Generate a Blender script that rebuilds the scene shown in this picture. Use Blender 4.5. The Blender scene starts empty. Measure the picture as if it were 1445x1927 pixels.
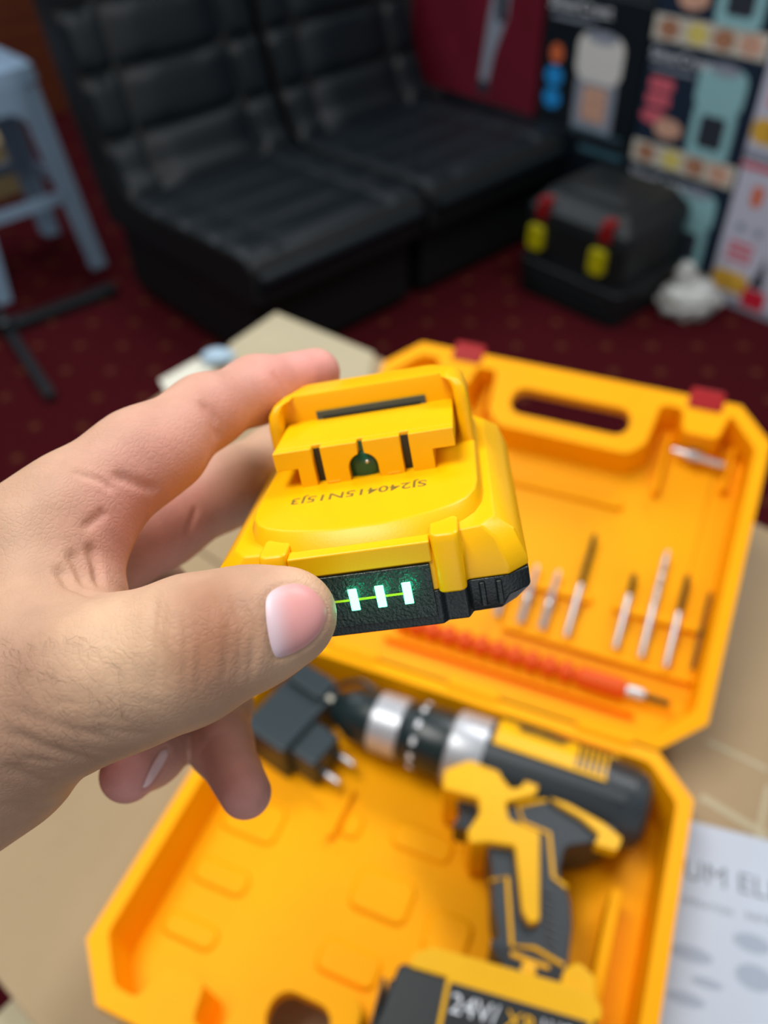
import bpy, bmesh, math, random
import numpy as np
from mathutils import Matrix, Vector
random.seed(7)
RNG = np.random.default_rng(7)
scene = bpy.context.scene
COL = scene.collection

# ------------------------------------------------------------------ camera
FPX, CX, CY, IW, IH = 1550.0, 722.5, 963.5, 1445, 1927
PITCH, ROLL, CAMH = math.radians(44.0), math.radians(-2.15), 1.45
FW = np.array([0, math.cos(PITCH), -math.sin(PITCH)])
_r0 = np.array([1.0, 0, 0]); _u0 = np.cross(_r0, FW)
RT = math.cos(ROLL) * _r0 + math.sin(ROLL) * _u0
UP = math.cos(ROLL) * _u0 - math.sin(ROLL) * _r0
CAM = np.array([0, 0, CAMH])
cd = bpy.data.cameras.new('camera'); cam = bpy.data.objects.new('camera', cd); COL.objects.link(cam)
cam.matrix_world = Matrix(((RT[0], UP[0], -FW[0], 0), (RT[1], UP[1], -FW[1], 0), (RT[2], UP[2], -FW[2], CAMH), (0, 0, 0, 1)))
cd.sensor_fit = 'VERTICAL'; cd.sensor_height = 36.0; cd.lens = 36.0 * FPX / IH
cd.clip_start = 0.02
cd.dof.use_dof = True; cd.dof.focus_distance = 0.168; cd.dof.aperture_fstop = 9.3
scene.camera = cam

# ------------------------------------------------------------------ light
world = bpy.data.worlds.new('world'); scene.world = world; world.use_nodes = True
wb = world.node_tree.nodes['Background']; wb.inputs[0].default_value = (0.80, 0.90, 1.0, 1); wb.inputs[1].default_value = 0.35
def area(name, loc, target, size, power, color=(1, 1, 1)):
    ld = bpy.data.lights.new(name, 'AREA'); ld.shape = 'RECTANGLE'; ld.size, ld.size_y = size; ld.energy = power; ld.color = color
    o = bpy.data.objects.new(name, ld); COL.objects.link(o); o.location = loc
    o.rotation_euler = (Vector(target) - Vector(loc)).to_track_quat('-Z', 'Y').to_euler(); return o
area('ceiling_panel_light', (-0.55, 0.25, 2.85), (-0.1, 0.35, 0.9), (1.2, 0.6), 52, (1.0, 0.97, 0.92))
area('ceiling_panel_light', (1.1, 1.5, 2.85), (0.1, 0.4, 1.0), (1.2, 0.6), 50, (0.98, 0.98, 1.0))
area('ceiling_panel_light', (-1.6, 3.2, 2.85), (-1.0, 2.9, 0.4), (1.2, 0.6), 42, (0.85, 0.93, 1.0))
area('ceiling_panel_light', (0.6, 3.4, 2.85), (0.5, 2.8, 0.4), (1.2, 0.6), 14, (0.9, 0.95, 1.0))
area('front_fill_light', (0.5, -2.4, 1.3), (0.0, 0.5, 1.0), (2.0, 2.0), 24, (0.93, 0.97, 1.0))  # added fill behind the camera, brightens fingers and battery front; no known opening
vs = scene.view_settings
vs.view_transform = 'Standard'; vs.look = 'None'; vs.exposure = -0.62; vs.gamma = 1.0; vs.use_curve_mapping = False

# ------------------------------------------------------------------ maths helpers
def ray(px, py): return FW + RT * ((px - CX) / FPX) - UP * ((py - CY) / FPX)
def back(px, py, dep): return CAM + dep * ray(px, py)
def onz(px, py, z):
    d = ray(px, py); return CAM + d * ((z - CAMH) / d[2])
class Frame:
    def __init__(s, o, ex, ey):
        s.o = np.array(o, float); s.x = np.array(ex, float); s.x /= np.linalg.norm(s.x)
        ey = np.array(ey, float); ey = ey - s.x * (ey @ s.x); s.y = ey / np.linalg.norm(ey); s.z = np.cross(s.x, s.y)
    def M(s):
        return Matrix(((s.x[0], s.y[0], s.z[0], s.o[0]), (s.x[1], s.y[1], s.z[1], s.o[1]), (s.x[2], s.y[2], s.z[2], s.o[2]), (0, 0, 0, 1)))
    def w(s, x, y, z): return s.o + s.x * x + s.y * y + s.z * z
    def pix(s, px, py, z):
        d = ray(px, py); o = s.o + s.z * z; t = ((o - CAM) @ s.z) / (d @ s.z); q = CAM + d * t - s.o
        return (float(q @ s.x), float(q @ s.y))

# ------------------------------------------------------------------ materials
MATS = {}
def srgb(c):
    if isinstance(c, str): c = tuple(int(c[i:i + 2], 16) / 255 for i in (0, 2, 4))
    return tuple((v / 12.92 if v <= 0.04045 else ((v + 0.055) / 1.055) ** 2.4) for v in c) + (1,)
def mat(name, col, rough=0.5, metal=0.0, var=0.0, vscale=30.0, bump=0.0, bscale=200.0, coat=0.0, spec=0.5, sss=0.0, sssr=(1, .3, .1), sscale=.004, emit=None, estr=0.0, trans=0.0, vcol=False):
    if name in MATS: return MATS[name]
    m = bpy.data.materials.new(name); m.use_nodes = True; nt = m.node_tree; N = nt.nodes; L = nt.links
    b = N['Principled BSDF']; c = srgb(col)
    b.inputs['Base Color'].default_value = c; b.inputs['Roughness'].default_value = rough; b.inputs['Metallic'].default_value = metal
    b.inputs['Specular IOR Level'].default_value = spec
    b.inputs['Coat Weight'].default_value = coat; b.inputs['Coat Roughness'].default_value = 0.15
    if trans: b.inputs['Transmission Weight'].default_value = trans
    if sss:
        b.inputs['Subsurface Weight'].default_value = sss; b.inputs['Subsurface Radius'].default_value = sssr; b.inputs['Subsurface Scale'].default_value = sscale
    if emit: b.inputs['Emission Color'].default_value = srgb(emit); b.inputs['Emission Strength'].default_value = estr
    tc = N.new('ShaderNodeTexCoord')
    src = None
    if vcol:
        at = N.new('ShaderNodeAttribute'); at.attribute_name = 'tone'; src = at.outputs['Color']
        L.new(src, b.inputs['Base Color'])
    if var:
        nz = N.new('ShaderNodeTexNoise'); nz.inputs['Scale'].default_value = vscale; nz.inputs['Detail'].default_value = 4
        L.new(tc.outputs['Object'], nz.inputs['Vector'])
        mr = N.new('ShaderNodeMapRange'); mr.inputs['From Min'].default_value = .3; mr.inputs['From Max'].default_value = .7
        mr.inputs['To Min'].default_value = 1 - var; mr.inputs['To Max'].default_value = 1 + var
        L.new(nz.outputs[0], mr.inputs[0])
        mx = N.new('ShaderNodeMix'); mx.data_type = 'RGBA'; mx.blend_type = 'MULTIPLY'; mx.inputs[0].default_value = 1
        if src: L.new(src, mx.inputs[6])
        else: mx.inputs[6].default_value = c
        L.new(mr.outputs[0], mx.inputs[7]); L.new(mx.outputs[2], b.inputs['Base Color'])
    if bump:
        nz = N.new('ShaderNodeTexNoise'); nz.inputs['Scale'].default_value = bscale; nz.inputs['Detail'].default_value = 3
        L.new(tc.outputs['Object'], nz.inputs['Vector'])
        bp = N.new('ShaderNodeBump'); bp.inputs['Strength'].default_value = bump; bp.inputs['Distance'].default_value = 0.4 / bscale
        L.new(nz.outputs[0], bp.inputs['Height']); L.new(bp.outputs[0], b.inputs['Normal'])
    MATS[name] = m; return m

# ------------------------------------------------------------------ mesh helpers
def finish(o, mats, smooth=True, bevel=0, seg=3, ang=35):
    me = o.data
    for m in (mats if isinstance(mats, (list, tuple)) else [mats]): me.materials.append(m)
    if smooth:
        me.polygons.foreach_set('use_smooth', [True] * len(me.polygons))
        if not bevel: me.set_sharp_from_angle(angle=math.radians(ang))
    if bevel:
        md = o.modifiers.new('bevel', 'BEVEL'); md.width = bevel; md.segments = seg; md.limit_method = 'ANGLE'; md.angle_limit = math.radians(ang); md.harden_normals = True
    return o
class MB:
    def __init__(s): s.v = []; s.f = []
    def add(s, vs, fs):
        n = len(s.v); s.v += [tuple(map(float, p)) for p in vs]; s.f += [tuple(i + n for i in f) for f in fs]; return s
    def box(s, x0, x1, y0, y1, z0, z1):
        return s.add([(x0, y0, z0), (x1, y0, z0), (x1, y1, z0), (x0, y1, z0), (x0, y0, z1), (x1, y0, z1), (x1, y1, z1), (x0, y1, z1)],
                     [(3, 2, 1, 0), (4, 5, 6, 7), (0, 1, 5, 4), (1, 2, 6, 5), (2, 3, 7, 6), (3, 0, 4, 7)])
    def loft(s, rings, cap=True, closed=False):
        n = len(rings[0]); vs = [p for r in rings for p in r]; fs = []
        k = len(rings)
        for i in range(k - 1 + (1 if closed else 0)):
            a = i * n; b = ((i + 1) % k) * n
            for j in range(n): fs.append((a + j, a + (j + 1) % n, b + (j + 1) % n, b + j))
        if cap and not closed: fs.append(tuple(range(n - 1, -1, -1))); fs.append(tuple((k - 1) * n + j for j in range(n)))
        return s.add(vs, fs)
    def prism(s, poly, z0, z1, ax='z'):
        a = sum(poly[i][0] * poly[(i + 1) % len(poly)][1] - poly[(i + 1) % len(poly)][0] * poly[i][1] for i in range(len(poly)))
        if a < 0: poly = poly[::-1]
        f = {'z': lambda x, y, z: (x, y, z), 'y': lambda x, y, z: (x, -z, y), 'x': lambda x, y, z: (z, x, y)}[ax]
        return s.loft([[f(x, y, z0) for x, y in poly], [f(x, y, z1) for x, y in poly]])
    def tube(s, path, r, n=10, cap=True):
        path = [Vector(p) for p in path]; rings = []; nrm = None
        rs = r if isinstance(r, (list, tuple)) else [r] * len(path)
        for i, p in enumerate(path):
            t = (path[min(i + 1, len(path) - 1)] - path[max(i - 1, 0)]).normalized()
            if nrm is None: nrm = t.orthogonal().normalized()
            nrm = (nrm - t * nrm.dot(t)).normalized(); bn = t.cross(nrm)
            rings.append([tuple(p + rs[i] * (math.cos(a) * nrm + math.sin(a) * bn)) for a in [2 * math.pi * k / n for k in range(n)]])
        return s.loft(rings, cap)
    def lathe(s, prof, o, ax, n=32):          # prof: (distance along axis, radius)
        o = Vector(o); ax = Vector(ax).normalized(); u = ax.orthogonal().normalized(); v = ax.cross(u)
        return s.loft([[tuple(o + ax * t + r * (math.cos(a) * u + math.sin(a) * v)) for a in [2 * math.pi * k / n for k in range(n)]] for t, r in prof])
    def build(s, name, mats, parent=None, bevel=0, seg=3, smooth=True, ang=35):
        me = bpy.data.meshes.new(name); me.from_pydata(s.v, [], s.f); me.update()
        o = bpy.data.objects.new(name, me); COL.objects.link(o); finish(o, mats, smooth, bevel, seg, ang)
        if parent: o.parent = parent
        return o
def temp(mb):
    me = bpy.data.meshes.new('t'); me.from_pydata(mb.v, [], mb.f); me.update()
    o = bpy.data.objects.new('t', me); COL.objects.link(o); return o
def carve(name, mb, cutters, mats, parent=None, bevel=0, seg=3, ang=35, smooth=True):
    o = temp(mb); cs = []
    for c in cutters:
        k = temp(c); cs.append(k); md = o.modifiers.new('b', 'BOOLEAN'); md.operation = 'DIFFERENCE'; md.object = k; md.solver = 'MANIFOLD'
    bpy.context.view_layer.update(); dg = bpy.context.evaluated_depsgraph_get(); me = bpy.data.meshes.new_from_object(o.evaluated_get(dg))
    for k in cs + [o]: bpy.data.objects.remove(k, do_unlink=True)
    me.materials.clear(); me.name = name
    r = bpy.data.objects.new(name, me); COL.objects.link(r); finish(r, mats, smooth, bevel, seg, ang)
    if parent: r.parent = parent
    return r
def tag(o, label, cat, group=None, kind=None):
    o['label'] = label; o['category'] = cat
    if group: o['group'] = group
    if kind: o['kind'] = kind
    return o
def struct(o): o['kind'] = 'structure'; return o
def root(name, M, label, cat, group=None):
    o = bpy.data.objects.new(name, None); COL.objects.link(o); o.empty_display_size = .03; o.matrix_world = M
    return tag(o, label, cat, group)
def rrect(x0, x1, y0, y1, r, n=5):
    out = []
    for cx, cy, a0 in ((x1 - r, y0 + r, -90), (x1 - r, y1 - r, 0), (x0 + r, y1 - r, 90), (x0 + r, y0 + r, 180)):
        for k in range(n + 1):
            a = math.radians(a0 + 90 * k / n); out.append((cx + r * math.cos(a), cy + r * math.sin(a)))
    return out
def round_poly(poly, r, n=4):
    out = []; m = len(poly)
    for i in range(m):
        p = Vector(poly[i]); a = Vector(poly[i - 1]); b = Vector(poly[(i + 1) % m])
        da = (a - p); db = (b - p); rr = min(r, da.length * .45, db.length * .45)
        s = p + da.normalized() * rr; e = p + db.normalized() * rr
        for k in range(n + 1):
            t = k / n; q = s * (1 - t) ** 2 + p * 2 * t * (1 - t) + e * t * t; out.append((q.x, q.y))
    return out
def text(name, body, size, m, parent, M, extrude=0.0001, align='CENTER', xs=1.0, bold=0.0):
    cu = bpy.data.curves.new('t', 'FONT'); cu.body = body; cu.size = size; cu.extrude = extrude; cu.align_x = align; cu.align_y = 'CENTER'; cu.resolution_u = 3; cu.offset = bold * size
    t = bpy.data.objects.new('t', cu); COL.objects.link(t); dg = bpy.context.evaluated_depsgraph_get()
    me = bpy.data.meshes.new_from_object(t.evaluated_get(dg)); bpy.data.objects.remove(t, do_unlink=True); bpy.data.curves.remove(cu)
    me.name = name; me.materials.clear(); me.materials.append(m)
    o = bpy.data.objects.new(name, me); COL.objects.link(o); o.parent = parent; o.matrix_local = M @ Matrix.Diagonal((xs, 1, 1, 1)); return o

YEL = mat('yellow_plastic', 'F5B600', .36, var=.03, bump=.12, bscale=1500, spec=.3)
CASEY = mat('case_yellow_plastic', 'F9A800', .45, var=.04, vscale=12, bump=.1, bscale=900, spec=.1)
BLK = mat('black_plastic', '10191B', .38, bump=.5, bscale=1600)
BLK2 = mat('smooth_black_plastic', '141A1D', .35)
RUB = mat('dark_grey_rubber', '222B31', .5, bump=.2, bscale=900)
SILV = mat('brushed_silver', 'B4B7BC', .38, metal=.45)
STEEL = mat('bright_steel', 'C4C6C8', .32, metal=.7)
DSTEEL = mat('dark_steel', '4A3E22', .35, metal=.8)
CARD = mat('cardboard', '9E8868', .85, var=.07, vscale=9, bump=.15, bscale=160)
CARDL = mat('pale_cardboard', 'B0A588', .85, var=.06, vscale=9)
WHT = mat('white_print', 'E6E9EE', .5)
RED = mat('red_plastic', '98060C', .4, spec=.25)

# ------------------------------------------------------------------ setting
SU = np.array([.753, .658, 0]); SU /= np.linalg.norm(SU)
SF = Frame((-.34, 2.06, 0), SU, (-SU[1], SU[0], 0))          # the room's grid: sofa front-left corner, along, back
def carpet():
    m = bpy.data.materials.new('maroon_carpet'); m.use_nodes = True; nt = m.node_tree; N = nt.nodes; L = nt.links; b = N['Principled BSDF']
    b.inputs['Roughness'].default_value = .95; b.inputs['Specular IOR Level'].default_value = .1
    tc = N.new('ShaderNodeTexCoord'); mp = N.new('ShaderNodeMapping'); mp.inputs['Scale'].default_value = (5.0, 5.0, 1); mp.inputs['Rotation'].default_value = (0, 0, math.radians(49))
    L.new(tc.outputs['Object'], mp.inputs[0])
    def dots(off):
        a = N.new('ShaderNodeVectorMath'); a.operation = 'ADD'; a.inputs[1].default_value = (off, off, 0); L.new(mp.outputs[0], a.inputs[0])
        f = N.new('ShaderNodeVectorMath'); f.operation = 'FRACTION'; L.new(a.outputs[0], f.inputs[0])
        s = N.new('ShaderNodeVectorMath'); s.operation = 'SUBTRACT'; s.inputs[1].default_value = (.5, .5, 0); L.new(f.outputs[0], s.inputs[0])
        z = N.new('ShaderNodeVectorMath'); z.operation = 'MULTIPLY'; z.inputs[1].default_value = (1, 1, 0); L.new(s.outputs[0], z.inputs[0])
        l = N.new('ShaderNodeVectorMath'); l.operation = 'LENGTH'; L.new(z.outputs[0], l.inputs[0])
        r = N.new('ShaderNodeMapRange'); r.inputs['From Min'].default_value = .04; r.inputs['From Max'].default_value = .10; r.inputs['To Min'].default_value = .6; r.inputs['To Max'].default_value = 0
        L.new(l.outputs['Value'], r.inputs[0]); return r.outputs[0]
    mx0 = N.new('ShaderNodeMath'); mx0.operation = 'MAXIMUM'; L.new(dots(0), mx0.inputs[0]); L.new(dots(.5), mx0.inputs[1])
    nz = N.new('ShaderNodeTexNoise'); nz.inputs['Scale'].default_value = 60; L.new(tc.outputs['Object'], nz.inputs[0])
    cr = N.new('ShaderNodeMix'); cr.data_type = 'RGBA'; L.new(nz.outputs[0], cr.inputs[0]); cr.inputs[6].default_value = srgb('3A0910'); cr.inputs[7].default_value = srgb('5A121A')
    mx = N.new('ShaderNodeMix'); mx.data_type = 'RGBA'; L.new(mx0.outputs[0], mx.inputs[0]); L.new(cr.outputs[2], mx.inputs[6]); mx.inputs[7].default_value = srgb('7A4A2A')
    L.new(mx.outputs[2], b.inputs['Base Color'])
    n2 = N.new('ShaderNodeTexNoise'); n2.inputs['Scale'].default_value = 400; L.new(tc.outputs['Object'], n2.inputs[0])
    bp = N.new('ShaderNodeBump'); bp.inputs['Distance'].default_value = .004; L.new(n2.outputs[0], bp.inputs['Height']); L.new(bp.outputs[0], b.inputs['Normal'])
    return m
struct(MB().box(-5, 5, -2.5, 7, -.1, 0).build('floor', carpet(), smooth=False))
def wood(name, c1, c2):
    m = bpy.data.materials.new(name); m.use_nodes = True; nt = m.node_tree; N = nt.nodes; L = nt.links; b = N['Principled BSDF']; b.inputs['Roughness'].default_value = .4
    tc = N.new('ShaderNodeTexCoord'); mp = N.new('ShaderNodeMapping'); mp.inputs['Scale'].default_value = (1, 1, 9); L.new(tc.outputs['Object'], mp.inputs[0])
    nz = N.new('ShaderNodeTexNoise'); nz.inputs['Scale'].default_value = 4; nz.inputs['Detail'].default_value = 6; L.new(mp.outputs[0], nz.inputs[0])
    mx = N.new('ShaderNodeMix'); mx.data_type = 'RGBA'; mx.inputs[6].default_value = srgb(c1); mx.inputs[7].default_value = srgb(c2); L.new(nz.outputs[0], mx.inputs[0]); L.new(mx.outputs[2], b.inputs['Base Color']); return m
def uvbox(name, m, u0, u1, v0, v1, z0, z1, bevel=0):
    o = MB().box(u0, u1, v0, v1, z0, z1).build(name, m, bevel=bevel, smooth=bool(bevel)); o.matrix_world = SF.M(); return o
struct(uvbox('wall_back', wood('wood_panelling', '4A2114', '7A3E24'), -3.2, 3.2, 2.75, 2.85, 0, 2.9))
struct(uvbox('wall_right', mat('dark_wall_paint', '2C2A2C', .8, var=.03), 2.2, 2.3, -3, 2.75, 0, 2.9))

# ------------------------------------------------------------------ sofa modules
LEA = mat('black_leather', '071218', .46, bump=.25, bscale=120, spec=.38)
LEAB = mat('black_leather_base', '040A0C', .6, bump=.2, bscale=120)
PROF = [(0.0, .36), (.012, .392), (.05, .405), (.20, .40), (.40, .388), (.56, .378), (.64, .385), (.69, .42), (.735, .52), (.775, .64), (.815, .77), (.85, .89), (.872, .965), (.89, .985)]
_ps = [0]
for i in range(1, len(PROF)): _ps.append(_ps[-1] + math.dist(PROF[i], PROF[i - 1]))
def prof(s):
    s = max(0, min(_ps[-1], s))
    for i in range(1, len(PROF)):
        if s <= _ps[i]:
            t = (s - _ps[i - 1]) / (_ps[i] - _ps[i - 1]); a, b = PROF[i - 1], PROF[i]
            return (a[0] + t * (b[0] - a[0]), a[1] + t * (b[1] - a[1]))
def pad(parent, u0, u1, s0, s1, h, name='tufted_pad'):
    n, k = 9, 9; vs = []; fs = []
    for i in range(n):
        for j in range(k):
            a, b = i / (n - 1), j / (k - 1); u = u0 + a * (u1 - u0); s = s0 + b * (s1 - s0)
            p = prof(s); q0 = prof(s - .01); q1 = prof(s + .01); tx, tz = q1[0] - q0[0], q1[1] - q0[1]; ln = math.hypot(tx, tz) or 1
            nx, nz = -tz / ln, tx / ln
            d = h * ((1 - abs(2 * a - 1) ** 5) * (1 - abs(2 * b - 1) ** 5)) ** .55 - .004
            vs.append((u, p[0] + nx * d, p[1] + nz * d))
    for i in range(n - 1):
        for j in range(k - 1): fs.append((i * k + j, (i + 1) * k + j, (i + 1) * k + j + 1, i * k + j + 1))
    return MB().add(vs, fs).build(name, LEA, parent)
def sofa(u0, label):
    W = .675; M = SF.M() @ Matrix.Translation((u0, 0, 0))
    r = root('armless_sofa_chair', M, label, 'chair', 'black leather sofa chairs')
    MB().box(.025, W - .025, .05, .80, .03, .25).build('base', LEAB, r, .012)
    for x in (.07, W - .07):
        for y in (.1, .74): MB().lathe([(0, .022), (.03, .026)], (x, y, 0), (0, 0, 1), 16).build('foot', BLK2, r)
    body = [(.0, .26), (.0, .37)] + [(p[0], p[1] - .004) for p in PROF[1:]] + [(.93, .99), (.975, .965), (.985, .92), (.94, .70), (.88, .40), (.84, .25), (.02, .245)]
    MB().prism(body, 0.008, W - .008, 'x').build('seat_shell', LEAB, r, .014)
    L = _ps[-1]; cols = [(.012, .135), (.135, .54), (.54, W - .012)]
    rows = [.035, .20, .36, .52, .665, .845, 1.025, 1.205, L - .01]
    for a, b in cols:
        for i in range(len(rows) - 1): pad(r, a, b, rows[i], rows[i + 1], .024 if i > 3 else .011)
    # rolled front edge
    pth = [(x, .006, .335) for x in np.linspace(.03, W - .03, 12)]
    MB().tube(pth, .028, 12).build('front_roll', LEA, r)
    return r
sofa(0, 'black leather armless sofa chair beside the grey plastic stool')
sofa(.685, 'black leather armless sofa chair between the other sofa chair and printed cartons')

# ------------------------------------------------------------------ printed cartons at the right
def carton(name, v0, v1, z0, z1, m, label, depth=.3, group=None, u=1.385):
    M = SF.M() @ Matrix.Translation((u, 0, 0)) @ Matrix(((0, 0, -1, 0), (-1, 0, 0, 0), (0, 1, 0, 0), (0, 0, 0, 1)))
    # local: x to the viewer's right along the face, y up, z out of the face
    r = root(name, M @ Matrix.Translation((-v1, z0, 0)), label, 'box', group)
    w, h = v1 - v0, z1 - z0
    MB().box(0, w, 0, h, -depth, 0).build('box_body', m, r, .003, 2)
    return r, w, h
def flat(parent, name, poly, m, z=.0008):
    return MB().prism(poly, 0.0002, z).build(name, m, parent, smooth=False)
def ell(cx, cy, rx, ry, n=24): return [(cx + rx * math.cos(2 * math.pi * k / n), cy + ry * math.sin(2 * math.pi * k / n)) for k in range(n)]
BOXB = mat('black_print_card', '10181F', .35); BOXN = mat('navy_print_card', '1B2A3C', .35)
TEAL = mat('teal_print', '8FBFC4', .5); DTEAL = mat('dark_teal_print', '3C5F6C', .5)
PINK = mat('pink_print', 'D2606E', .5); FOOD1 = mat('food_print_brown', 'A8765A', .55, var=.4, vscale=60); FOOD2 = mat('food_print_yellow', 'D8C66A', .55, var=.25, vscale=60); FOODW = mat('food_print_cream', 'C9C3B5', .55, var=.2, vscale=40)
FOOD3 = mat('food_print_salmon', 'CFA088', .55, var=.3, vscale=50)
SKYB = mat('blue_print', '1F8FD6', .5); REDP = mat('red_print', 'C81E34', .5); GREYP = mat('grey_print', '8C93A0', .5); DKP = mat('dark_print', '2A2F3A', .5); YELP = mat('yellow_print', 'D9A93A', .5, var=.3, vscale=40); ORP = mat('orange_print', 'D86A3C', .5)
def fryer(r, cx, cy, s, top, low, win):
    flat(r, 'printed_fryer', rrect(cx - .075 * s, cx + .075 * s, cy + .0 * s, cy + .12 * s, .035 * s), top)
    flat(r, 'printed_fryer_base', rrect(cx - .068 * s, cx + .068 * s, cy - .13 * s, cy + .015 * s, .02 * s), low, .0006)
    flat(r, 'printed_fryer_window', rrect(cx - .04 * s, cx + .04 * s, cy - .10 * s, cy - .01 * s, .012 * s), win, .001)
    flat(r, 'printed_fryer_lid', ell(cx, cy + .112 * s, .05 * s, .016 * s), GREYP, .0012)
def T2(x, y, z=.0008, rot=0): return Matrix.Translation((x, y, z)) @ Matrix.Rotation(rot, 4, 'Z')
tier = ['lowest', 'middle', 'topmost']
for i in range(3):
    z0 = .36 * i + (0 if i == 0 else -.002 * 0)
    r, w, h = carton('air_fryer_box', -.625, -.25, z0, z0 + .358, BOXN, ['black printed fryer carton behind the black toolbox, lowest of its stack', 'black printed carton with teal fryer and pink circles, middle of its stack', 'black printed fryer carton at the very top right corner, topmost of its stack'][i], group='stack of teal fryer cartons')
    # food photo strip along the bottom
    flat(r, 'printed_food_strip', [(0.002, .004), (w - .002, .004), (w - .002, .072), (.002, .072)], FOODW, .0006)
    for k, (fx, mm) in enumerate(((.055, FOOD1), (.15, FOOD2), (.235, FOOD1), (.32, FOOD3))): flat(r, 'printed_food', ell(fx, .038, .036, .027), mm, .001)
    fryer(r, .262, .205, 1.05, TEAL, TEAL, DKP)
    for k, (fx, fy) in enumerate(((.065, .245), (.062, .20))): flat(r, 'printed_badge', rrect(fx - .043, fx + .043, fy - .019, fy + .019, .012), PINK)
    flat(r, 'printed_badge', ell(.055, .15, .045, .022), PINK); flat(r, 'printed_food', ell(.115, .125, .05, .03), FOOD3, .001)
    text('printed_lettering', 'SilverCrest', .046, WHT, r, T2(.112, .325, .0014)); 
    flat(r, 'printed_line', [(.02, .284), (.17, .284), (.17, .293), (.02, .293)], GREYP)
r, w, h = carton('air_fryer_box', -.24, .16, .395, .81, BOXB, 'black printed carton with white fryer and blue circles')
fryer(r, .235, .165, 1.2, mat('warm_white_print', 'D9D6D0', .5), GREYP, FOOD3)
text('printed_lettering', 'SilverCrest', .055, WHT, r, T2(.135, .372)); flat(r, 'printed_line', [(.03, .328), (.2, .328), (.2, .338), (.03, .338)], GREYP)
flat(r, 'printed_badge', ell(.062, .225, .026, .03), ORP)
for fy in (.155, .085): flat(r, 'printed_badge', ell(.06, fy, .036, .032), SKYB)
flat(r, 'printed_line', [(.15, .008), (.36, .008), (.36, .018), (.15, .018)], DTEAL)
r, w, h = carton('appliance_box', -.24, .16, 0, .393, BOXB, 'plain black carton between sofa chair and toolbox, under the white fryer carton')
flat(r, 'printed_line', [(.2, .34), (.38, .34), (.38, .36), (.2, .36)], DTEAL)
MAR = mat('maroon_print_card', '6A1426', .4, var=.15, vscale=5)
r, w, h = carton('blender_box', .175, .80, .40, .86, MAR, 'maroon printed carton with a hand blender picture behind sofa', .25)
flat(r, 'printed_blender', [(.36, .06), (.40, .06), (.425, .17), (.475, .29), (.485, .40), (.415, .40), (.39, .28)], GREYP); flat(r, 'printed_blender_foot', ell(.38, .05, .034, .024), DKP); flat(r, 'printed_blender_handle', rrect(.425, .47, .27, .40, .02), DKP, .001)
flat(r, 'printed_line', rrect(.46, .60, .385, .402, .006), PINK)
r, w, h = carton('appliance_box', .175, .63, 0, .398, BOXB, 'black carton hidden low behind the sofa chair, under the maroon carton', .25)
WBX = mat('white_print_card', 'C4C6D6', .45)
for z0, z1, lab in ((0, .462, 'white printed carton with red band standing on carpet, lower of two'), (.465, .93, 'white printed carton with yellow food picture, upper of two at right edge')):
    r, w, h = carton('juicer_box', -1.03, -.632, z0, z1, WBX, lab, group='white printed cartons')
    flat(r, 'printed_food', rrect(.004, .13, .05, .12, .03), YELP); flat(r, 'printed_band', [(.003, .004), (w - .003, .004), (w - .003, .03), (.003, .03)], GREYP)
    flat(r, 'printed_ribbon', rrect(.12, .2, .02, .085, .01), REDP, .001); flat(r, 'printed_juicer', [(.13, .09), (.18, .09), (.172, .15), (.16, .2), (.15, .15)], DKP)
    for k in range(3): flat(r, 'printed_line', [(.03, .155 + k * .024), (.115, .155 + k * .024), (.115, .17 + k * .024), (.03, .17 + k * .024)], PINK)
    flat(r, 'printed_cup', rrect(.06, .095, .335, .40, .015), ORP); flat(r, 'printed_part', ell(.055, .265, .015, .014), GREYP); flat(r, 'printed_part', ell(.115, .262, .015, .014), GREYP)
    flat(r, 'printed_band', [(.003, h - .02), (w - .003, h - .02), (w - .003, h - .004), (.003, h - .004)], REDP)

# ------------------------------------------------------------------ toolbox
TBK = mat('toolbox_black', '0F1618', .5, bump=.3, bscale=250)
r = root('toolbox', SF.M() @ Matrix.Translation((1.0, -.51, 0)), 'black plastic toolbox with red and yellow latches on the carpet', 'toolbox')
MB().loft([[(x, y, .0) for x, y in rrect(-.012, .345, -.03, .372, .03)], [(x, y, .11) for x, y in rrect(-.02, .355, -.038, .378, .03)], [(x, y, .125) for x, y in rrect(-.02, .355, -.038, .378, .03)]]).build('lower_body', TBK, r, .006)
MB().loft([[(x, y, .125) for x, y in rrect(.0, .345, -.012, .362, .025)], [(x, y, .26) for x, y in rrect(-.004, .35, -.018, .366, .025)]]).build('upper_body', TBK, r, .006)
MB().loft([[(x, y, .26) for x, y in rrect(-.010, .356, -.024, .372, .03)], [(x, y, .30) for x, y in rrect(-.006, .355, -.02, .368, .03)], [(x, y, .345) for x, y in rrect(.04, .33, .025, .335, .03)]]).build('lid', TBK, r, .006)
MB().loft([[(x, y, .345) for x, y in rrect(.09, .28, .07, .295, .03)], [(x, y, .353) for x, y in rrect(.1, .27, .08, .285, .03)]]).build('lid_panel', TBK, r, .003)
for y in (.055, .30):
    MB().prism([(y - .02, .272), (y + .02, .272), (y + .018, .335), (y - .018, .335)], -.016, .03, 'x').build('lid_latch', mat('dark_red_latch', '8A0C10', .4), r, .004)
    MB().prism(rrect(y - .028 + .014, y + .028 + .014, .165, .245, .012), -.022, .012, 'x').build('body_latch', mat('yellow_latch', 'B8AE06', .4), r, .004)
for k in range(3): MB().box(-.024, .01, .0, .34, .03 + k * .026, .037 + k * .026).build('rib', TBK, r)
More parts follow.
